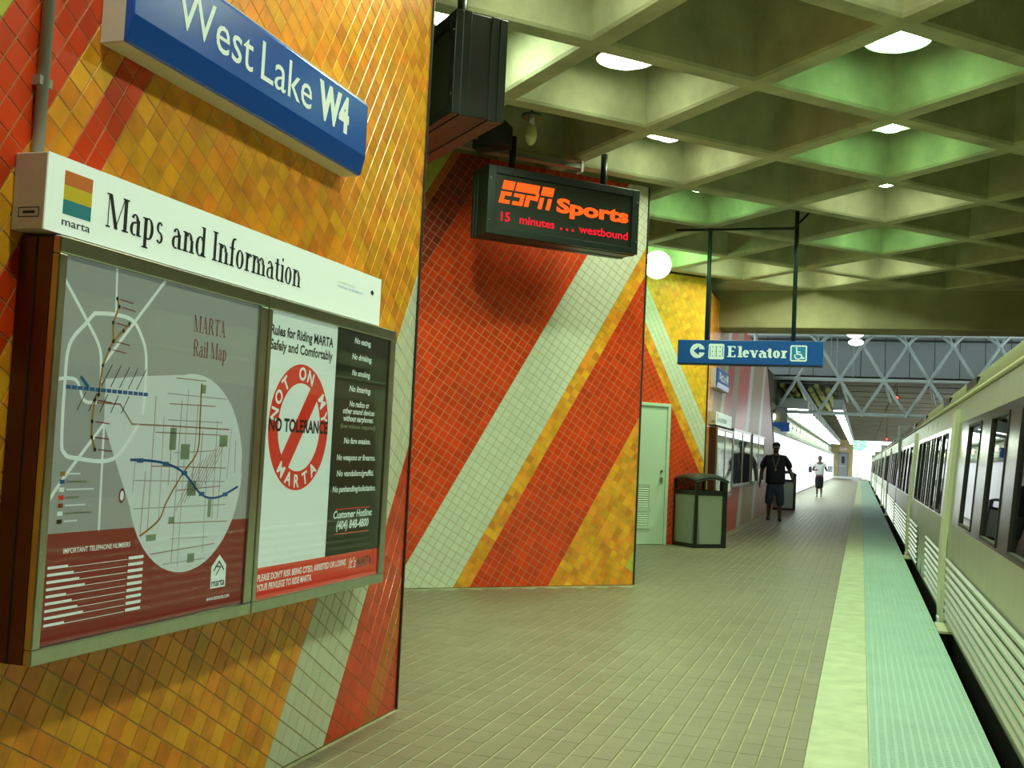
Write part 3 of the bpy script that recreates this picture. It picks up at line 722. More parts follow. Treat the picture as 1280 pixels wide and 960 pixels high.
def map_poster(f):
    mb = MB(); L = [0]
    def lay(): L[0] += .00025; return L[0]
    mb.poly([f(u, v, 0) for u, v in ((2.43, .755), (3.445, .755), (3.445, 1.825), (2.43, 1.825))], M_map)
    w = lay(); mb.poly([f(u, v, w) for u, v in ((2.43, .755), (3.445, .755), (3.445, 1.055), (2.43, 1.058))], M_mapr)
    w = lay()
    cxx, cyy, rx, ry = 3.085, 1.222, .315, .325
    mb.add([f(u, v, w) for u, v in [(2.636, 1.497), (2.643, 1.366), (2.738, 1.202), (2.84, 1.03), (2.95, .94), (3.0, 1.25), (3.082, 1.545), (2.83, 1.521)]], [list(range(8))], M_mapw)
    disc(mb, f, cxx, cyy, rx, ry, M_mapw, w)
    w = lay(); rnd = random.Random(3)
    def chord(kind, c):
        if kind == 'v':
            d = 1-((c-cxx)/rx)**2
            if d <= 0: return None
            h = ry*math.sqrt(d)*.97; return [(c, cyy-h), (c, cyy+h)]
        d = 1-((c-cyy)/ry)**2
        if d <= 0: return None
        h = rx*math.sqrt(d)*.97; return [(cxx-h, c), (cxx+h, c)]
    for k in range(15):
        p = chord('v', cxx-rx+.03+k*.042+rnd.uniform(-.01, .01))
        if p:
            a = rnd.uniform(0, .5); b = rnd.uniform(.5, 1); q = [(p[0][0], p[0][1]+(p[1][1]-p[0][1])*a), (p[0][0]+rnd.uniform(-.01, .01), p[0][1]+(p[1][1]-p[0][1])*b)]
            stroke(mb, f, q, .0032, M_thin if k % 3 else M_map, w)
    for k in range(14):
        p = chord('h', cyy-ry+.03+k*.046+rnd.uniform(-.01, .01))
        if p:
            a = rnd.uniform(0, .4); b = rnd.uniform(.6, 1); q = [(p[0][0]+(p[1][0]-p[0][0])*a, p[0][1]), (p[0][0]+(p[1][0]-p[0][0])*b, p[0][1]+rnd.uniform(-.01, .01))]
            stroke(mb, f, q, .0032, M_thin if k % 2 else M_map, w)
    for k in range(9):      # slanting streets round the centre
        u = 3.02+k*.022; stroke(mb, f, [(u, 1.10+k*.012), (u+.09, 1.24+k*.012)], .0028, M_thin, w)
    for (u, v, a, b) in ((3.13, 1.50, .03, .03), (2.98, 1.33, .035, .07), (3.05, 1.29, .05, .05), (3.27, 1.33, .05, .04), (3.12, .94, .04, .03), (2.9, 1.02, .05, .02), (3.0, 1.07, .03, .02), (3.21, 1.1, .02, .06), (3.1, 1.17, .05, .05)):
        mb.poly([f(u+x*a/2, v+y*b/2, w) for x, y in ((-1, -1), (1, -1), (1, 1), (-1, 1))], M_park)
    w = lay()
    for p, wd in (([(2.569, 1.68), (2.65, 1.688), (2.736, 1.682), (2.785, 1.64), (2.815, 1.58), (2.822, 1.462), (2.817, 1.405)], .012),
                  ([(2.569, 1.68), (2.538, 1.649), (2.475, 1.578), (2.468, 1.455), (2.472, 1.315), (2.485, 1.28), (2.529, 1.266), (2.695, 1.265), (2.80, 1.37)], .012),
                  ([(2.434, 1.762), (2.537, 1.657), (2.602, 1.58), (2.616, 1.488)], .011), ([(2.653, 1.822), (2.661, 1.696)], .009), ([(2.885, 1.824), (2.629, 1.548)], .011),
                  ([(2.437, 1.482), (2.511, 1.484), (2.55, 1.43), (2.601, 1.426)], .010), ([(2.643, 1.366), (2.492, 1.212), (2.441, 1.151)], .011), ([(2.643, 1.366), (2.652, 1.06)], .009)):
        stroke(mb, f, bez(p), wd, M_road, w)
    stroke(mb, f, [(2.601, 1.426), (2.708, 1.427), (2.77, 1.37), (2.96, 1.371), (3.3, 1.37)], .005, M_thin, w)
    w = lay()
    orl = [(2.662, 1.736), (2.673, 1.714), (2.652, 1.664), (2.658, 1.609), (2.643, 1.584), (2.619, 1.535), (2.61, 1.449), (2.595, 1.433), (2.59, 1.371), (2.593, 1.326), (2.61, 1.291)]
    stroke(mb, f, orl, .008, M_lor, w); stroke(mb, f, [(2.725, 1.669), (2.658, 1.609)], .008, M_lor, w)
    for k in range(15): stroke(mb, f, [(2.476+k*.0245, 1.463), (2.476+k*.0245+.013, 1.463)], .011, M_lbl, w)
    stroke(mb, f, [(2.532, 1.493), (2.563, 1.469)], .011, M_lbl, w)
    stroke(mb, f, bez([(3.117, 1.516), (3.121, 1.41), (3.119, 1.294), (3.045, 1.22), (2.969, 1.131), (2.934, 1.074), (2.845, 1.029)]), .007, M_lor, w)
    stroke(mb, f, bez([(2.775, 1.262), (2.86, 1.26), (2.956, 1.25), (3.052, 1.22), (3.158, 1.148), (3.255, 1.136), (3.377, 1.17)]), .008, M_lbl, w)
    w = lay()
    for p in orl[::1]+[(2.725, 1.669), (2.70, 1.645)]: disc(mb, f, p[0], p[1], .006, .006, M_txtk, w, 10)
    for p in ((2.82, 1.26), (2.95, 1.25), (3.052, 1.22), (3.158, 1.15), (3.3, 1.145)): mb.poly([f(p[0]+a*.016, p[1]+b*.007, w) for a, b in ((-1, -1), (1, -1), (1, 1), (-1, 1))], M_lbl)
    for k in range(10):     # station names as slanting print
        stroke(mb, f, [(2.50+k*.024, 1.40), (2.53+k*.024, 1.452)] if k % 2 else [(2.62+k*.02, 1.475), (2.66+k*.02, 1.54)], .003, M_txtk, w)
    for p in orl[:5]+orl[7:]: stroke(mb, f, [(p[0]+.014, p[1]), (p[0]+.075, p[1]-.004)], .003, M_redt, w)
    serif(mb, f, 3.05, 1.685, .055, 'MARTA', M_redt, .19, w=w); serif(mb, f, 3.055, 1.605, .055, 'Rail Map', M_redt, .20, w=w)
    for k, m in enumerate((M_lor, M_lbl, M_road, M_pred, M_redt, M_road, M_txtk)):
        v = 1.222-k*.022; mb.poly([f(2.475+a*.02, v+b*.006, w) for a, b in ((0, -1), (1, -1), (1, 1), (0, 1))], m); stroke(mb, f, [(2.505, v), (2.505+.05+.03*((k*7) % 3), v)], .005, M_pgry if k % 2 else M_mapw, w)
    put_text(mb, f, 2.51, 1.0, .014, 'IMPORTANT TELEPHONE NUMBERS', M_pwh, width=.29, bold=.01, w=w)
    for k in range(9):
        v = .965-k*.0195; stroke(mb, f, [(2.455, v), (2.53+.05*((k*5) % 4)/2, v)], .0075, M_pwh, w); stroke(mb, f, [(2.53, v-.003), (2.79, v-.003)], .0016, M_pwh, w); stroke(mb, f, [(2.80, v), (2.865, v)], .009, M_pwh, w)
    mb.poly([f(a, b, w) for a, b in ((3.245, .825), (3.335, .825), (3.335, .90), (3.29, .938), (3.245, .90))], M_pwh)
    disc(mb, f, 2.745, 1.155, .014, .022, M_redt, w, 16); disc(mb, f, 2.745, 1.155, .009, .015, M_road, w+.0002, 16)
    w = lay()
    put_text(mb, f, 3.25, .832, .024, 'marta', M_txtk, width=.08, bold=.02, w=w); stroke(mb, f, [(3.26, .885), (3.29, .915), (3.32, .885)], .006, M_txtk, w); stroke(mb, f, [(3.275, .87), (3.30, .895), (3.27, .90)], .005, M_txtk, w)
    put_text(mb, f, 3.225, .785, .015, 'www.itsmarta.com', M_pwh, width=.14, bold=.01, w=w)
    return mb
def rules_poster(f):
    mb = MB()
    mb.poly([f(u, v, 0) for u, v in ((3.53, .745), (4.075, .745), (4.075, 1.825), (3.53, 1.825))], M_pwh)
    mb.poly([f(u, v, 0) for u, v in ((4.075, .745), (4.585, .745), (4.585, 1.825), (4.075, 1.825))], M_pblk)
    w = .0003; mb.poly([f(u, v, w) for u, v in ((3.53, .745), (4.585, .745), (4.585, .868), (3.53, .868))], M_pred)
    put_text(mb, f, 3.54, 1.735, .036, 'Rules for Riding MARTA', M_txtk, width=.50, bold=.03, w=w); put_text(mb, f, 3.54, 1.68, .036, 'Safely and Comfortably', M_txtk, width=.50, bold=.03, w=w)
    cx, cv, rx, ry = 3.798, 1.395, .237, .247
    disc(mb, f, cx, cv, rx, ry, M_pred, w, 48, 0, 360, .70)
    # the slash
    a = math.radians(52); q = .71
    stroke(mb, f, [(cx-rx*q*math.cos(a), cv-ry*q*math.sin(a)), (cx+rx*q*math.cos(a), cv+ry*q*math.sin(a))], .075, M_pred, w)
    w2 = .0006
    def arc(txt, a0, a1, flip, h=.052):
        for k, ch in enumerate(txt):
            if ch == ' ': continue
            t = math.radians(a0+(a1-a0)*k/(len(txt)-1)); rr = .85
            px, py = cx+rx*rr*math.cos(t), cv+ry*rr*math.sin(t); rot = t-math.pi/2 if not flip else t+math.pi/2
            vs, fs = text_mesh(ch, h/.73, .03); mx = (min(v[0] for v in vs)+max(v[0] for v in vs))/2; my = (min(v[1] for v in vs)+max(v[1] for v in vs))/2
            c_, s_ = math.cos(rot), math.sin(rot)
            mb.add([f(px+(u-mx)*c_-(v-my)*s_, py+(u-mx)*s_+(v-my)*c_, w2) for u, v in vs], fs, M_pwh)
    arc('NOT ON MY', 168, 12, False); arc('MARTA', 232, 308, True, .05)
    put_text(mb, f, 3.562, 1.376, .047, 'NO TOLERANCE', M_txtk, width=.47, bold=.035, w=.0009)
    for v, tx, h in ((1.775, 'No eating.', .024), (1.705, 'No drinking.', .024), (1.635, 'No smoking.', .024), (1.565, 'No littering.', .024), (1.50, 'No radios or', .024), (1.468, 'other sound devices', .024), (1.436, 'without earphones.', .024), (1.405, '(low volume required)', .018),
                     (1.34, 'No fare evasion.', .024), (1.268, 'No weapons or firearms.', .024), (1.20, 'No vandalism/graffiti.', .024), (1.133, 'No panhandling/solicitation.', .024), (1.022, 'Customer Hotline:', .03), (.975, '(404) 848-4800', .034)):
        put_text(mb, f, 4.32, v, h, tx, M_pgry if '(low' in tx else M_pwh, width=min(.42, len(tx)*.0165*(1.35 if h > .028 else 1)), bold=.025, shear=.15, align='CENTER', w=w)
    for v in (1.06, .955): stroke(mb, f, [(4.15, v), (4.48, v)], .004, M_pred, w)
    put_text(mb, f, 3.55, .818, .024, "PLEASE DON'T RISK BEING CITED, ARRESTED OR LOSING", M_pwh, width=.72, bold=.02, shear=.1, w=w2)
    put_text(mb, f, 3.55, .782, .024, 'YOUR PRIVILEGE TO RIDE MARTA.', M_pwh, width=.42, bold=.02, shear=.1, w=w2)
    put_text(mb, f, 4.30, .80, .045, "It's", M_pwh, width=.07, bold=.0, shear=.3, w=w2); put_text(mb, f, 4.38, .80, .04, 'MARTA', mat('dark_red_lettering', (.25, .02, .02), .5), width=.15, bold=.04, w=w2)
    return mb
def cabinet(loc, label, off=0):
    """map cabinet; modelled in world numbers of the near wall, then shifted so that local origin is its lower near corner"""
    OX, OY, OZ = -2.23, 2.40, .71
    t = thing('map_cabinet', loc, label, 'notice board')
    def sh(mb):
        mb.v = [(x-OX, y-OY, z-OZ) for x, y, z in mb.v]; return mb
    mb = MB(); mb.box((-2.225, 2.40, .71), (-2.115, 4.645, 1.87), M_cabsteel); mb.box((-2.17, 2.396, .71), (-2.165, 2.40, 1.87), M_edge); sh(mb).obj('body', t, bevel=.003)
    for (a, b, ia, ib) in ((2.40, 3.497, 2.433, 3.445), (3.503, 4.645, 3.53, 4.588)):
        mb = MB(); z0, z1, i0, i1 = .708, 1.873, .752, 1.825
        for (p, q, r, s) in ((a, b, z0, i0), (a, b, i1, z1), (a, ia, i0, i1), (ib, b, i0, i1)): mb.box((-2.115, p, r), (-2.088, q, s), M_steel)
        fo = sh(mb).obj('door_frame', t, bevel=.004)
        mb = MB(); mb.box((-2.0955, ia, i0), (-2.0945, ib, i1), M_glass); sh(mb).obj('glass_pane', fo)
    f = lambda u, v, w=0: (-2.1005+w, u, v)
    sh(map_poster(f)).obj('map_poster', t); sh(rules_poster(f)).obj('rules_poster', t)
    return t
cab = cabinet((-2.23, 2.40, .71), 'steel framed glass map cabinet on the near orange wall')
M_hdr = M_white
def header(loc, label):
    t = thing('header_sign', loc, label, 'sign')
    mb = MB(); mb.box((.005, 0, 0), (.112, 2.14, .212), M_lav); mb.obj('housing', t, bevel=.003)
    mb = MB(); mb.box((.112, 0, 0), (.1165, 2.14, .212), mat('backlit_white_sign', (.82, .95, .88), .4, emit=.34)); mb.obj('white_face', t)
    f = lambda u, v, w=0: (.1166+w, u, v)
    mb = MB(); oy = 2.36; oz = 1.88
    for k, c in enumerate(((.80, .20, .03), (.85, .62, .02), (.03, .28, .40))):
        z1 = 2.058-oz-k*.0405; mb.poly([f(2.425-oy, z1-.0405, .0004), f(2.540-oy, z1-.0405, .0004), f(2.540-oy, z1, .0004), f(2.425-oy, z1, .0004)], mat('logo_stripe_%s' % 'abc'[k], c, .5))
    put_text(mb, f, 2.425-oy, 1.905-oz, .022, 'marta', M_txtk, width=.115, bold=.01)
    serif(mb, f, 2.60-oy, 1.938-oz, .100, 'Maps and Information', M_txtk, 1.16, S=.125, H=.036)
    put_text(mb, f, 4.075-oy, 2.012-oz, .009, 'For further scheduling', M_pgry, width=.16); put_text(mb, f, 4.075-oy, 1.994-oz, .009, 'information call 404-848-4711', M_lbl, width=.24)
    disc(mb, f, 4.41-oy, 2.018-oz, .02, .014, M_txtk, .0005, 4); mb.obj('lettering', t)
    mb = MB()
    g = lambda u, v, w=0: (.01+u, -w, v)
    for x0, x1, z0, z1 in ((.02, .09, .032, .035), (.02, .09, .057, .06), (.02, .023, .032, .06), (.087, .09, .032, .06), (.035, .075, .042, .05)):
        mb.poly([g(x0, z0, .0035), g(x1, z0, .0035), g(x1, z1, .0035), g(x0, z1, .0035)], M_txtk)
    mb.obj('side_emblem', t); return t
hd = header((-2.23, 2.36, 1.882), 'white header sign with black lettering above the near map cabinet')
dup(cab, (XF, 17.62, .70), label='far steel framed map cabinet just past the wall corner by the trash bin')
dup(hd, (XF, 17.58, 1.90), label='far small white header sign above the distant map cabinet')
# advert frames on the far wall
def advert(y0, y1, cols, label):
    t = thing('advert_frame', (XF, y0, .85), label, 'notice board', None)
    L = y1-y0; mb = MB(); mb.box((.004, 0, 0), (.09, L, 1.08), M_grey); mb.obj('body', t, bevel=.003)
    n = len(cols)
    for k, m in enumerate(cols):
        a = k*L/n; b = (k+1)*L/n; mb = MB()
        for (p, q, r, s) in ((a, b, 0, .05), (a, b, 1.03, 1.08), (a, a+.05, .05, 1.03), (b-.05, b, .05, 1.03)): mb.box((.09, p, r), (.115, q, s), M_steel)
        fo = mb.obj('frame', t)
        mb = MB(); mb.box((.09, a+.05, .05), (.094, b-.05, 1.03), m); mb.obj('poster', fo)
        mb = MB(); mb.box((.105, a+.05, .05), (.107, b-.05, 1.03), M_glass); mb.obj('glass_pane', fo)
advert(20.2, 23.5, [mat('dusty_blue_poster', (.10, .14, .25), .5), mat('dark_poster', (.025, .03, .04), .5)], 'far advert frame with dusty blue and dark posters beside the distant map cabinet')
advert(23.9, 26.9, [mat('pale_poster', (.55, .60, .58), .5), mat('dark_green_poster', (.03, .06, .06), .5)], 'farthest advert frame with pale and dark posters behind the walking man')
# conduit above the header
t = MB(); t.tube([(-2.212, 2.425, 2.10), (-2.212, 2.425, 4.2)], .017, M_pipe, 12)
for z in (2.3, 3.2): t.box((-2.23, 2.40, z), (-2.2, 2.45, z+.025), M_pipe)
tag(t.obj('conduit'), 'grey vertical conduit rising from the header sign up the near wall', 'pipe')

# ---- LED display signs
def led_sign(loc, rz, length, label, face):
    t = thing('display_sign', loc, label, 'display sign', None, rz)   # local: x along length, -y face, z up, origin centre bottom
    H, D = .62, .34; h = length/2
    mb = MB(); mb.box((-h, -D/2+.05, 0), (h, D/2-.05, H), M_black); mb.obj('body', t, bevel=.006)
    for s in (-1, 1):
        mb = MB(); mb.box((-h-.004, s*(D/2-.05), -.006), (h+.004, s*(D/2-.105), H+.006), M_dkgrey)
        mb.box((-h-.008, s*(D/2), .0), (-h+.07, s*(D/2-.05), H), M_dkgrey); mb.box((h-.07, s*(D/2), .0), (h+.008, s*(D/2-.05), H), M_dkgrey)
        mb.box((-h+.07, s*(D/2), H-.07), (h-.07, s*(D/2-.05), H), M_dkgrey); mb.box((-h+.07, s*(D/2), 0), (h-.07, s*(D/2-.05), .06), M_dkgrey); mb.obj('bezel', t, bevel=.004)
        mb = MB(); mb.box((-h+.07, s*(D/2-.02), .06), (h-.07, s*(D/2-.025), H-.07), mat('dark_display_window', (.03, .035, .03), .25)); mb.obj('display_window', t)
    for x in (-h+.015, h-.015):
        for z in (.12, .5):
            for s in (-1, 1):
                mb = MB(); mb.sphere((x, s*(D/2), z), .007, M_steel, 8, 6); mb.obj('screw', t)
    for x in (-h*.62, h*.62):
        mb = MB(); mb.tube([(x, 0, H), (x, 0, HC+.02-loc[2])], .032, M_black, 12); r = mb.obj('hanger_rod', t)
        mb = MB(); mb.box((x-.1, -.08, H), (x+.1, .08, H+.02), M_black); mb.obj('mounting_plate', r)
    if face:
        f = lambda u, v, w=0: (u, -D/2+.019-w, v)
        OR = emis('orange_led_glow', (1, .10, .012), 1.6); RD = emis('red_led_glow', (1, .01, .03), 1.35)
        mb = MB()
        def q(pts): mb.poly([f(a, b, .002) for a, b in pts], OR)
        # four sheared block letters split by a thin band, drawn on a slanting grid
        def blk(x0, y0, x1, y1): k = .22; q([(x0+y0*k, y0), (x1+y0*k, y0), (x1+y1*k, y1), (x0+y1*k, y1)])
        X = -h+.115; b0, b1, sp_ = .305, .482, .014; m_ = .40; W = .118; g = .016; st_ = .045
        X -= .325*.22
        blk(X, m_+sp_/2+.012, X+W, b1+.02); blk(X, m_-.035, X+W-.01, m_-sp_/2+.006); blk(X, b0-.015, X+W-.01, b0+.02); blk(X, b0-.015, X+st_, m_-sp_/2)
        x = X+W+g; blk(x, m_+sp_/2+.012, x+W+.12, b1+.02); blk(x, m_-.035, x+W-.01, m_-sp_/2+.006); blk(x+W-.05, b0-.015, x+W-.01, m_-.03); blk(x, b0-.015, x+W-.05, b0+.02)
        x += W+g-.01; blk(x, b0-.06+.045, x+.045, m_-sp_/2+.006); blk(x+.045, m_-.04, x+.12, m_-sp_/2+.006); blk(x+.09, m_+sp_/2-.05, x+.125, m_+sp_/2+.02)
        x += .125+g; blk(x, m_+sp_/2+.012, x+.125, b1+.02); blk(x, b0-.015, x+.042, m_-sp_/2+.006); blk(x+.083, b0-.015, x+.125, m_-sp_/2+.006)
        put_text(mb, f, x+.262, b0-.01, .12, 'Sports', OR, width=h-.10-(x+.262), bold=.045, w=.002)
        mb.obj('large_lit_lettering', t); mb = MB(); put_text(mb, f, -h+.14, .13, .08, '15', RD, width=.09, bold=.02, w=.002); put_text(mb, f, -h+.33, .13, .072, 'minutes', RD, width=.36, bold=.012, w=.002)
        for k in range(3): mb.poly([f(-h+.765+k*.062+a*.01, .14+b*.01, .002) for a, b in ((-1, -1), (1, -1), (1, 1), (-1, 1))], RD)
        put_text(mb, f, -h+.955, .13, .072, 'westbound', RD, width=length-.955-.10, bold=.012, w=.002)
        mb.obj('small_lit_lettering', t)
    return t
c1 = Vector((-3.225, 9.0)); c2 = Vector((-2.10, 10.13)); cc = (c1+c2)/2+Vector((-.707, .707))*.17
led_sign((cc.x, cc.y, 3.262), math.radians(45), (c2-c1).length, 'black display sign lit with orange and red lettering, hanging before the red wall', True)
e = Vector((-2.205, 5.885)); L2 = 1.6; c = e+Vector((-.707, .707))*(L2/2)
led_sign((c.x, c.y, 3.283), math.radians(135), L2, 'black display sign seen end-on beside the near wall edge, reddish underside', False)
t = MB(); t.box((-3.26, 8.75, 4.0), (-3.03, 9.0, 4.2), M_black); t.box((-3.33, 8.8, 3.97), (-3.18, 8.95, 4.05), M_black)
tag(t.obj('junction_box'), 'black junction box on the ceiling rib above the lit display sign', 'box')
t = MB(); t.obox((-3.18, 9.65, 4.13), Vector((1, 1, 0)).normalized()*.70, Vector((1, -1, 0)).normalized()*.05, (0, 0, .022), M_pipe); t.obox((-2.70, 10.13, 4.13), Vector((1, 1, 0)).normalized()*.012, Vector((1, -1, 0)).normalized()*.055, (0, 0, .055), M_white)
tag(t.obj('cable_tray'), 'grey cable tray under the ceiling behind the lit display sign', 'cable tray')
t = MB(); t.tube([(-2.28, 13.34, 4.17), (-1.86, 13.34, 4.17), (-.85, 13.34, 4.17), (-.55, 13.34, 4.5)], .016, M_dkgrey, 8)
tag(t.obj('ceiling_conduit'), 'dark thin conduit running under the ceiling ribs to the elevator sign rods', 'pipe')

# ---- elevator sign
t = thing('elevator_sign', (-1.335, 13.34, 2.51), 'long blue hanging sign with arrow and wheelchair symbol', 'sign')
h = .865
mb = MB(); mb.box((-h, 0, 0), (h, .14, .29), M_blue2); mb.obj('panel', t, bevel=.006)
mb = MB(); mb.box((-h, -.003, -.012), (h, .143, 0), M_black); mb.obj('bottom_trim', t)
for x, zt_ in ((-.525, HC-2.51), (.515, HC+.5-2.51)):
    mb = MB(); mb.tube([(x, .07, .29), (x, .07, zt_)], .026, mat('dark_green_rod', (.02, .045, .035), .4), 12); mb.obj('hanger_rod', t)
f = lambda u, v, w=0: (u, -w, v)
mb = MB(); disc(mb, f, -.62, .155, .09, .09, M_txtw, .003, 40)
def rr(mb, cx, cy, w_, h_, m, d, r=.02):
    pts = []
    for (sx_, sy_, a0) in ((1, 1, 0), (-1, 1, 90), (-1, -1, 180), (1, -1, 270)):
        for k in range(5):
            a = math.radians(a0+k*22.5); pts.append((cx+sx_*(w_/2-r)+r*math.cos(a), cy+sy_*(h_/2-r)+r*math.sin(a)))
    mb.add([f(a, b, d) for a, b in pts], [list(range(len(pts)))], m)
M_lb = mat('light_blue_symbol', (.03, .30, .75), .4)
mb.poly([f(a, b, .004) for a, b in ((-.67, .155), (-.60, .21), (-.60, .175), (-.52, .175), (-.52, .135), (-.60, .135), (-.60, .10))], M_blue2); mb.obj('arrow_symbol', t); mb = MB()
rr(mb, -.39, .15, .19, .19, M_txtw, .003); d = .004
for x0, x1, y0, y1 in ((-.47, -.463, .085, .215), (-.317, -.31, .085, .215), (-.395, -.388, .085, .215)): mb.poly([f(x0, y0, d), f(x1, y0, d), f(x1, y1, d), f(x0, y1, d)], M_blue2)
for k in range(3):
    for v in (.095, .15, .205): disc(mb, f, -.435+k*.045, v, .007, .009, M_blue2, d, 8)
mb.obj('elevator_symbol', t); mb = MB()
serif(mb, f, -.265, .085, .135, 'Elevator', M_txtw, .72, S=.165, H=.07, w=.003)
mb.obj('lettering', t); mb = MB(); rr(mb, .585, .145, .195, .195, M_txtw, .003)
d = .004
mb.poly([f(a, b, d) for a, b in ((.505, .065), (.665, .065), (.665, .225), (.505, .225))], M_lb)
d = .005; disc(mb, f, .56, .208, .012, .012, M_txtw, d, 12); disc(mb, f, .582, .112, .048, .042, M_txtw, d, 30, 150, 390, .68)
stroke(mb, f, [(.562, .19), (.567, .135), (.612, .132), (.632, .085), (.65, .09)], .016, M_txtw, d); stroke(mb, f, [(.565, .162), (.605, .162)], .012, M_txtw, d)
mb.obj('wheelchair_symbol', t)

# ---- service door in the rear tiled wall
M_door = mat('pale_green_door_paint', (.66, .78, .62), .4)
exd = Vector((1, 1, 0)).normalized(); nd = Vector((1, -1, 0)).normalized()
door = thing('door_1', Vector((-2.23, 17.37, 0))+exd*-1.40+nd*.005, None, None, rz=math.radians(45)); tag(door, kind='structure')
W_ = .90
mb = MB()
for a, b, z0, z1 in ((-W_/2-.05, -W_/2, 0, 2.16), (W_/2, W_/2+.05, 0, 2.16), (-W_/2, W_/2, 2.11, 2.16)): mb.box((a, -.07, z0), (b, 0, z1), M_door)
mb.obj('door_frame', door, bevel=.004)
leaf = boxobj('door_leaf', (-W_/2+.004, -.05, .01), (W_/2-.004, -.008, 2.106), M_door, door)
lv = MB()
for a, b, z0, z1 in ((-.30, -.26, .28, .90), (.16, .20, .28, .90), (-.30, .20, .24, .28), (-.30, .20, .90, .94), (-.30, .20, .50, .56)): lv.box((a, -.062, z0), (b, -.05, z1), M_door)
lv.obj('louver_frame', leaf)
for k in range(18):
    z = .30+k*.034
    if .48 < z < .56: continue
    q = MB(); q.add([(-.26, -.06, z), (.16, -.06, z), (.16, -.045, z+.022), (-.26, -.045, z+.022), (-.26, -.055, z-.002), (.16, -.055, z-.002)], [(0, 1, 2, 3), (0, 4, 5, 1)], M_door); q.obj('slat', leaf)
q = MB(); q.tube([(.37, -.05, 1.0), (.37, -.07, 1.0)], .03, M_steel, 12); q.tube([(.37, -.085, 1.0), (.37, -.085, .985), (.36, -.088, .93)], .014, M_steel, 10); q.tube([(.37, -.07, 1.0), (.37, -.09, 1.0)], .014, M_steel, 10); q.obj('handle', leaf)
q = MB(); q.tube([(.37, -.05, 1.12), (.37, -.066, 1.12)], .022, M_steel, 12); q.obj('deadbolt', leaf)
mb = MB(); mb.box((-W_/2, -.08, 0), (W_/2, -.0, .008), M_steel); mb.obj('sill', door)

# ---- trash bins
M_bin = mat('black_green_bin_metal', (.009, .012, .010), .4); M_binp = mat('grey_mesh_panel', (.20, .20, .15), .6, noise=.1); M_bag = mat('pale_bin_liner', (.33, .36, .28), .6)
def bin_(loc, label):
    t = thing('trash_bin', loc, label, 'trash bin', None, math.radians(45)); s = .295
    mb = MB(); mb.box((-s, -s, 0), (s, s, .035), M_bin); mb.obj('base', t, bevel=.005)
    for k, (x, y, wd) in enumerate(((-s, -s, .022), (s, -s, .022), (s, s, .022), (-s, s, .022))):
        wd = .045 if (x > 0 and y < 0) else .022
        x_ = x-math.copysign(wd, x); y_ = y-math.copysign(wd, y)
        mb = MB(); mb.box((x_-wd, y_-wd, .03), (x_+wd, y_+wd, 1.02), M_bin); mb.obj('corner_post', t, bevel=.006)
    for r in range(4):
        R = Matrix.Rotation(r*math.pi/2, 3, 'Z')
        mb = MB(); mb.box((-s+.03, -s+.012, .035), (s-.03, -s+.02, .80), M_binp); mb.v = [tuple(R @ Vector(v)) for v in mb.v]; p = mb.obj('side_panel', t)
        mb = MB(); mb.poly([(-s+.10, -s+.010, .06), (s-.10, -s+.010, .06), (s-.045, -s+.010, .79), (-s+.045, -s+.010, .79)], M_bag); mb.v = [tuple(R @ Vector(v)) for v in mb.v]; mb.obj('liner', p)
        mb = MB(); mb.box((-s+.02, -s, .79), (s-.02, -s+.05, .86), M_bin); mb.box((-s+.02, -s+.005, .03), (s-.02, -s+.03, .06), M_bin); mb.v = [tuple(R @ Vector(v)) for v in mb.v]; mb.obj('rail', t, bevel=.005)
    n = 12; mb = MB(); vs = []
    def zc(u, v): return 1.12-.055*(max(abs(u), abs(v))**3)-.05*(abs(u*v))**2-.045*(1 if False else 0)
    for lay in (0, 1):
        for i in range(n+1):
            for j in range(n+1):
                u, v = -1+2*i/n, -1+2*j/n; vs.append((u*(s+.01), v*(s+.01), zc(u, v)-.035*lay))
    N1 = (n+1)**2; fs = []
    for i in range(n):
        for j in range(n):
            a = i*(n+1)+j; b = a+n+1; fs.append([a, b, b+1, a+1]); fs.append([N1+a, N1+a+1, N1+b+1, N1+b])
    for i in range(n):
        for (a, b) in ((i*(n+1), (i+1)*(n+1)), (i*(n+1)+n, (i+1)*(n+1)+n), (i, i+1), (n*(n+1)+i, n*(n+1)+i+1)): fs.append([a, b, N1+b, N1+a])
    mb.add(vs, fs, mat('grey_green_bin_roof', (.035, .048, .038), .35), True); mb.obj('roof', t)
    mb = MB(); mb.box((-s+.04, -s+.04, .79), (s-.04, s-.04, .80), M_black); mb.obj('inner_tray', t)
    return t
tb = bin_((-2.345, 16.86, 0), 'square black framed trash bin with grey panels beside the pale service door')
dup(tb, (-2.16, 31.9, 0), label='distant trash bin standing behind the walking man')

# ================================================================== PEOPLE
def skin_mesh(name, verts, edges, mats_, sub=2, root=0):
    me = bpy.data.meshes.new(name); me.from_pydata([v[0] for v in verts], edges, [])
    o = bpy.data.objects.new(name, me); COL.objects.link(o)
    sm = o.modifiers.new('s', 'SKIN'); sm.use_smooth_shade = True
    sv = me.skin_vertices[0].data
    for i, v in enumerate(verts):
        r = v[1]; sv[i].radius = r if isinstance(r, tuple) else (r, r)
        sv[i].use_root = (i == root)
    su = o.modifiers.new('u', 'SUBSURF'); su.levels = sub; su.render_levels = sub
    dg = bpy.context.evaluated_depsgraph_get(); dg.update()
    nm = bpy.data.meshes.new_from_object(o.evaluated_get(dg)); bpy.data.objects.remove(o)
    nm.materials.clear(); nm.materials.append(mats_); nm.name = name
    for p in nm.polygons: p.use_smooth = True
    return nm
def skobj(name, verts, edges, m, parent, sub=2, root=0):
    o = bpy.data.objects.new(name, skin_mesh(name, verts, edges, m, sub, root)); COL.objects.link(o); o.parent = parent; return o
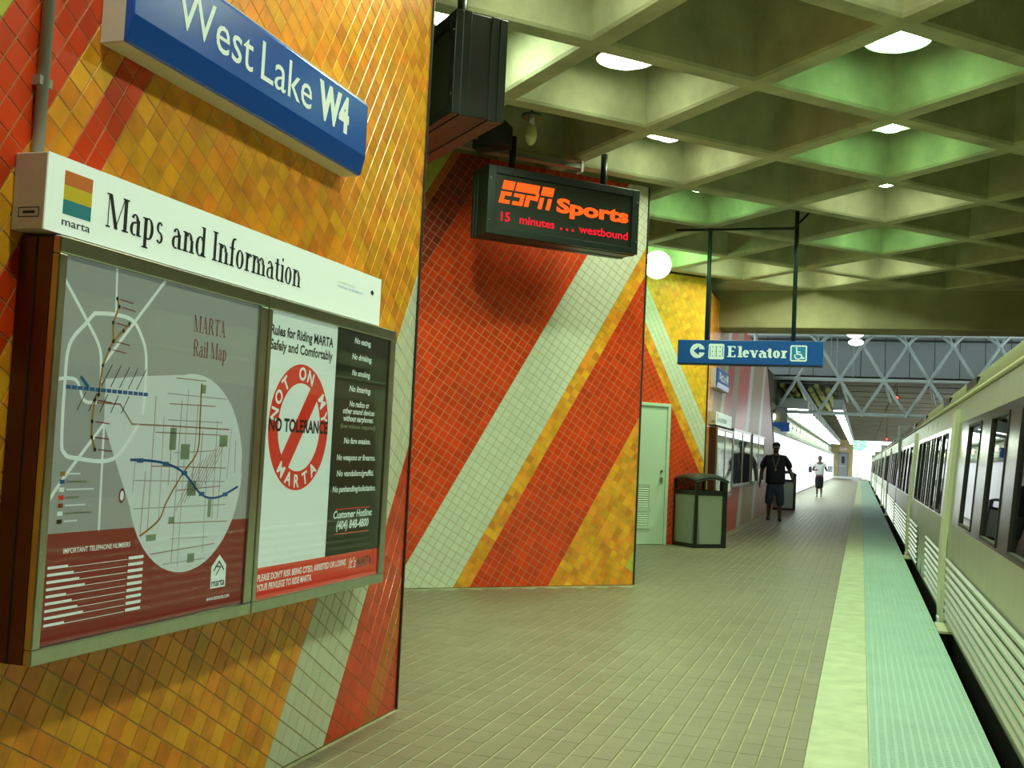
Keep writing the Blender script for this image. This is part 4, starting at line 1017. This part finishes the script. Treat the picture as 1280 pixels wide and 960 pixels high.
def chain(V, E, start, pts):
    last = start; ids = []
    for p in pts:
        V.append(p); i = len(V)-1
        if last is not None: E.append((last, i))
        last = i; ids.append(i)
    return ids
def body(V, E, H, pose):
    """pose: joints in metres, figure faces -y"""
    P = pose; s = H/1.75
    ids = chain(V, E, None, [((0, 0, .95*s), (.15*s, .10*s)), ((0, 0, 1.12*s), (.135*s, .095*s)), ((0, -.01, 1.30*s), (.16*s, .11*s)), ((0, 0, 1.43*s), (.12*s, .075*s)), ((0, 0, 1.50*s), .055*s), ((0, -.01, 1.56*s), (.06*s, .065*s)),
        ((0, -.012, 1.62*s), (.077*s, .092*s)), ((0, -.006, 1.69*s), (.076*s, .092*s)), ((0, 0, 1.735*s), (.05*s, .062*s))])
    nose = chain(V, E, ids[6], [((0, -.115*s, 1.625*s), .013*s)])
    for sgn, arm, leg in ((-1, P['armL'], P['legL']), (1, P['armR'], P['legR'])):
        a = chain(V, E, ids[3], [((sgn*.17*s, 0, 1.42*s), .062*s), (arm[0], .048*s), (tuple((Vector(arm[0])+Vector(arm[1]))/2), .041*s), (arm[1], .030*s)])
        wv = Vector(arm[1]); d = (Vector(arm[1])-Vector(arm[0])).normalized()
        pm = chain(V, E, a[-1], [(tuple(wv+d*.055*s), (.036*s, .020*s))])
        side = Vector((0, 1, 0)); side = (side-d*side.dot(d)).normalized(); inn = Vector((-sgn, 0, 0)); inn = (inn-d*inn.dot(d)).normalized()
        for q, Lq in enumerate((.062, .072, .068, .055)):
            o_ = side*((q-1.5)*.019*s); k = wv+d*.085*s+o_
            chain(V, E, pm[0], [(tuple(k), .0095*s), (tuple(k+d*Lq*.5*s+inn*.012*s), .0088*s), (tuple(k+d*Lq*.9*s+inn*.032*s), .0080*s)])
        k = wv+d*.03*s-side*.035*s
        chain(V, E, pm[0], [(tuple(k), .011*s), (tuple(k+d*.035*s-side*.012*s+inn*.01*s), .0095*s)])
        l = chain(V, E, ids[0], [((sgn*.09*s, 0, .88*s), .095*s), (leg[0], .062*s), (tuple((Vector(leg[0])*.6+Vector(leg[1])*.4)), .056*s), (leg[1], .036*s)])
        an = Vector(leg[1]); f_ = Vector(leg[2])
        chain(V, E, l[-1], [(tuple(an+Vector((0, .02, -.045))*s), .036*s), (tuple(an+f_*.10*s+Vector((0, 0, -.05))*s), (.038*s, .025*s)), (tuple(an+f_*.17*s+Vector((0, 0, -.055))*s), (.036*s, .018*s))])
def face(t, s, skinm, hair, y0=0):
    for sg in (-1, 1):
        mb = MB(); mb.sphere((sg*.03*s, -.094*s, 1.65*s), .011*s, M_white, 10, 8); mb.sphere((sg*.03*s, -.103*s, 1.65*s), .006*s, M_txtk, 8, 6); mb.obj('eye', t)
        mb = MB(); mb.sphere((sg*.077*s, .005*s, 1.64*s), .02*s, skinm, 10, 8, (.4, .8, 1.3)); mb.obj('ear', t)
    mb = MB(); mb.sphere((0, -.098*s, 1.592*s), .022*s, mat('lips', (.12, .04, .03), .5), 10, 6, (1, .35, .3)); mb.obj('mouth', t)
M_sk1 = mat('dark_brown_skin', (.075, .035, .02), .5); M_sk2 = mat('brown_skin', (.14, .07, .045), .5)
M_shirt = mat('black_shirt_cloth', (.006, .006, .007), .85); M_short = mat('dark_denim', (.02, .032, .04), .8); M_shoe = mat('dark_shoe', (.015, .013, .012), .6)
man = thing('person', (-1.86, 25.55, 0), 'man in loose black shirt, long dark shorts and neck chain, walking towards camera', 'person', None, .06)
s = 1.78/1.75
V, E = [], []
pose = dict(armL=((-.31, .03, 1.14), (-.34, -.03, .88)), armR=((.32, .05, 1.16), (.40, -.06, .93)),
            legL=((-.12, -.06, .50), (-.13, .07, .10), (0, -1, 0)), legR=((.11, -.03, .49), (.12, -.09, .085), (.12, -1, 0)))
body(V, E, 1.78, pose); skobj('body', V, E, M_sk1, man)
V, E = [], []
ids = chain(V, E, None, [((0, 0, .78), (.25, .17)), ((0, 0, .95), (.24, .165)), ((0, 0, 1.15), (.23, .155)), ((0, -.005, 1.33), (.20, .145)), ((0, 0, 1.45), (.15, .10)), ((0, 0, 1.505), (.075, .07))])
for sg, p in ((-1, ((-.20, 0, 1.43), (-.265, .01, 1.31), (-.305, .02, 1.17))), (1, ((.20, 0, 1.43), (.275, .02, 1.32), (.32, .035, 1.19)))):
    chain(V, E, ids[3], [(p[0], .085), (p[1], .085), (p[2], .082)])
skobj('shirt', V, E, M_shirt, man)
V, E = [], []
ids = chain(V, E, None, [((0, 0, .90), (.20, .14)), ((0, 0, .82), (.19, .135))])
chain(V, E, ids[1], [((-.105, -.01, .70), .115), ((-.125, -.06, .50), .105), ((-.13, -.02, .36), .10)]); chain(V, E, ids[1], [((.10, -.01, .70), .115), ((.118, -.03, .50), .105), ((.122, -.055, .33), .10)])
skobj('shorts', V, E, M_short, man)
for sg, x, y in ((-1, -.13, .07), (1, .12, -.09)):
    V, E = [], []; chain(V, E, None, [((x, y+.03, .075), (.048, .06)), ((x, y-.03, .05), (.05, .048)), ((x*1.03, y-.12, .04), (.053, .038)), ((x*1.05, y-.19, .036), (.045, .030))]); skobj('shoe', V, E, M_shoe, man)
face(man, s, M_sk1, None)
mb = MB(); mb.sphere((0, .012, 1.70*s), .098, M_shirt, 20, 10, (.92, 1.08, .72)); mb.obj('cap', man)
mb = MB(); mb.tube([(-.07, -.09, 1.47), (-.055, -.155, 1.38), (-.02, -.168, 1.26), (0, -.172, 1.20), (.02, -.168, 1.26), (.055, -.155, 1.38), (.07, -.09, 1.47)], .006, mat('pale_gold_chain', (.30, .26, .14), .4, metal=.6), 6); mb.sphere((0, -.178, 1.17), .03, MATS['pale_gold_chain'], 10, 8, (.8, .4, 1.2)); mb.obj('neck_chain', man)
wom = thing('person', (-1.62, 46.4, 0), 'woman in white top and black calf-length skirt, further down the platform', 'person')
s = 1.67/1.75; V, E = [], []
pose = dict(armL=((-.27, -.02, 1.08), (-.12, -.22, 1.10)), armR=((.28, -.03, 1.08), (.36, -.20, 1.14)),
            legL=((-.08, -.03, .47), (-.08, .02, .085), (0, -1, 0)), legR=((.08, -.02, .47), (.09, -.05, .085), (0, -1, 0)))
body(V, E, 1.67, pose); skobj('body', V, E, M_sk2, wom)
V, E = [], []; ids = chain(V, E, None, [((0, 0, .86), (.20, .15)), ((0, 0, 1.0), (.185, .14)), ((0, -.01, 1.2), (.18, .14)), ((0, 0, 1.35), (.14, .10)), ((0, 0, 1.43), (.065, .06))])
for sg in (-1, 1): chain(V, E, ids[3], [((sg*.17, 0, 1.34), .07), ((sg*.24, -.01, 1.2), .07)])
skobj('white_top', V, E, mat('white_top_cloth', (.70, .74, .76), .8), wom)
V, E = [], []; ids = chain(V, E, None, [((0, 0, .90), (.17, .13)), ((0, 0, .70), (.19, .15)), ((0, 0, .45), (.175, .14)), ((0, 0, .32), (.165, .13))]); skobj('skirt', V, E, M_shirt, wom)
for x, y in ((-.08, .02), (.09, -.05)):
    V, E = [], []; chain(V, E, None, [((x, y+.03, .07), (.042, .05)), ((x, y-.04, .045), (.044, .040)), ((x, y-.15, .036), (.040, .030))]); skobj('shoe', V, E, mat('pale_shoe', (.5, .5, .48), .6), wom)
face(wom, s, M_sk2, None)
mb = MB(); mb.sphere((0, .022, 1.66*s), .098*s, mat('dark_hair', (.03, .02, .015), .7), 18, 12, (.95, 1.0, 1.05)); mb.obj('hair', wom)
hb = thing('handbag', (-1.62-.37, 46.33, .98), 'dark shoulder bag at the side of the far woman', 'bag')
mb = MB(); mb.box((-.06, -.13, 0), (.06, .13, .24), mat('dark_bag_leather', (.03, .03, .04), .5)); mb.obj('bag_body', hb, bevel=.03)
mb = MB(); mb.tube([(0, -.1, .23), (.03, -.05, .36), (.09, 0, .43), (.03, .05, .36), (0, .1, .23)], .01, M_shoe, 6); mb.obj('strap', hb)
fo = MB(); fo.box((-1.30, 46.02, 1.02), (-1.10, 46.05, 1.28), mat('pale_blue_folder', (.45, .55, .60), .6)); tag(fo.obj('folder', bevel=.004), 'pale folder held in the far woman\'s hand', 'folder')

# ---- greenery in the daylight beyond the platform
M_leaf = mat('bright_green_foliage', (.45, .85, .62), .7, noise=.3, nscale=1.5)
t = thing('tree', (-.6, 170, -.3), 'green tree in the bright daylight beyond the platform end', 'tree')
mb = MB(); mb.tube([(0, 0, 0), (.1, 0, 2.5), (0, .1, 5)], [.12, .09, .05], mat('tree_bark', (.5, .5, .42), .9), 10); mb.obj('trunk', t)
mb = MB(); R_ = random.Random(5)
for k in range(500):
    a, b, r = R_.uniform(0, 6.28), R_.uniform(-1, 1), R_.uniform(.6, 1)**.5*1.3
    c = Vector((math.cos(a)*math.sqrt(1-b*b)*r, math.sin(a)*math.sqrt(1-b*b)*r, 4.9+b*r*.8)); d1 = Vector((R_.uniform(-1, 1), R_.uniform(-1, 1), R_.uniform(-1, 1))).normalized()*.22; d2 = d1.cross(Vector((R_.uniform(-1, 1), R_.uniform(-1, 1), R_.uniform(-1, 1)))).normalized()*.15
    mb.poly([c-d1, c+d2, c+d1, c-d2], M_leaf)
tag(mb.obj('foliage', t), kind='stuff')
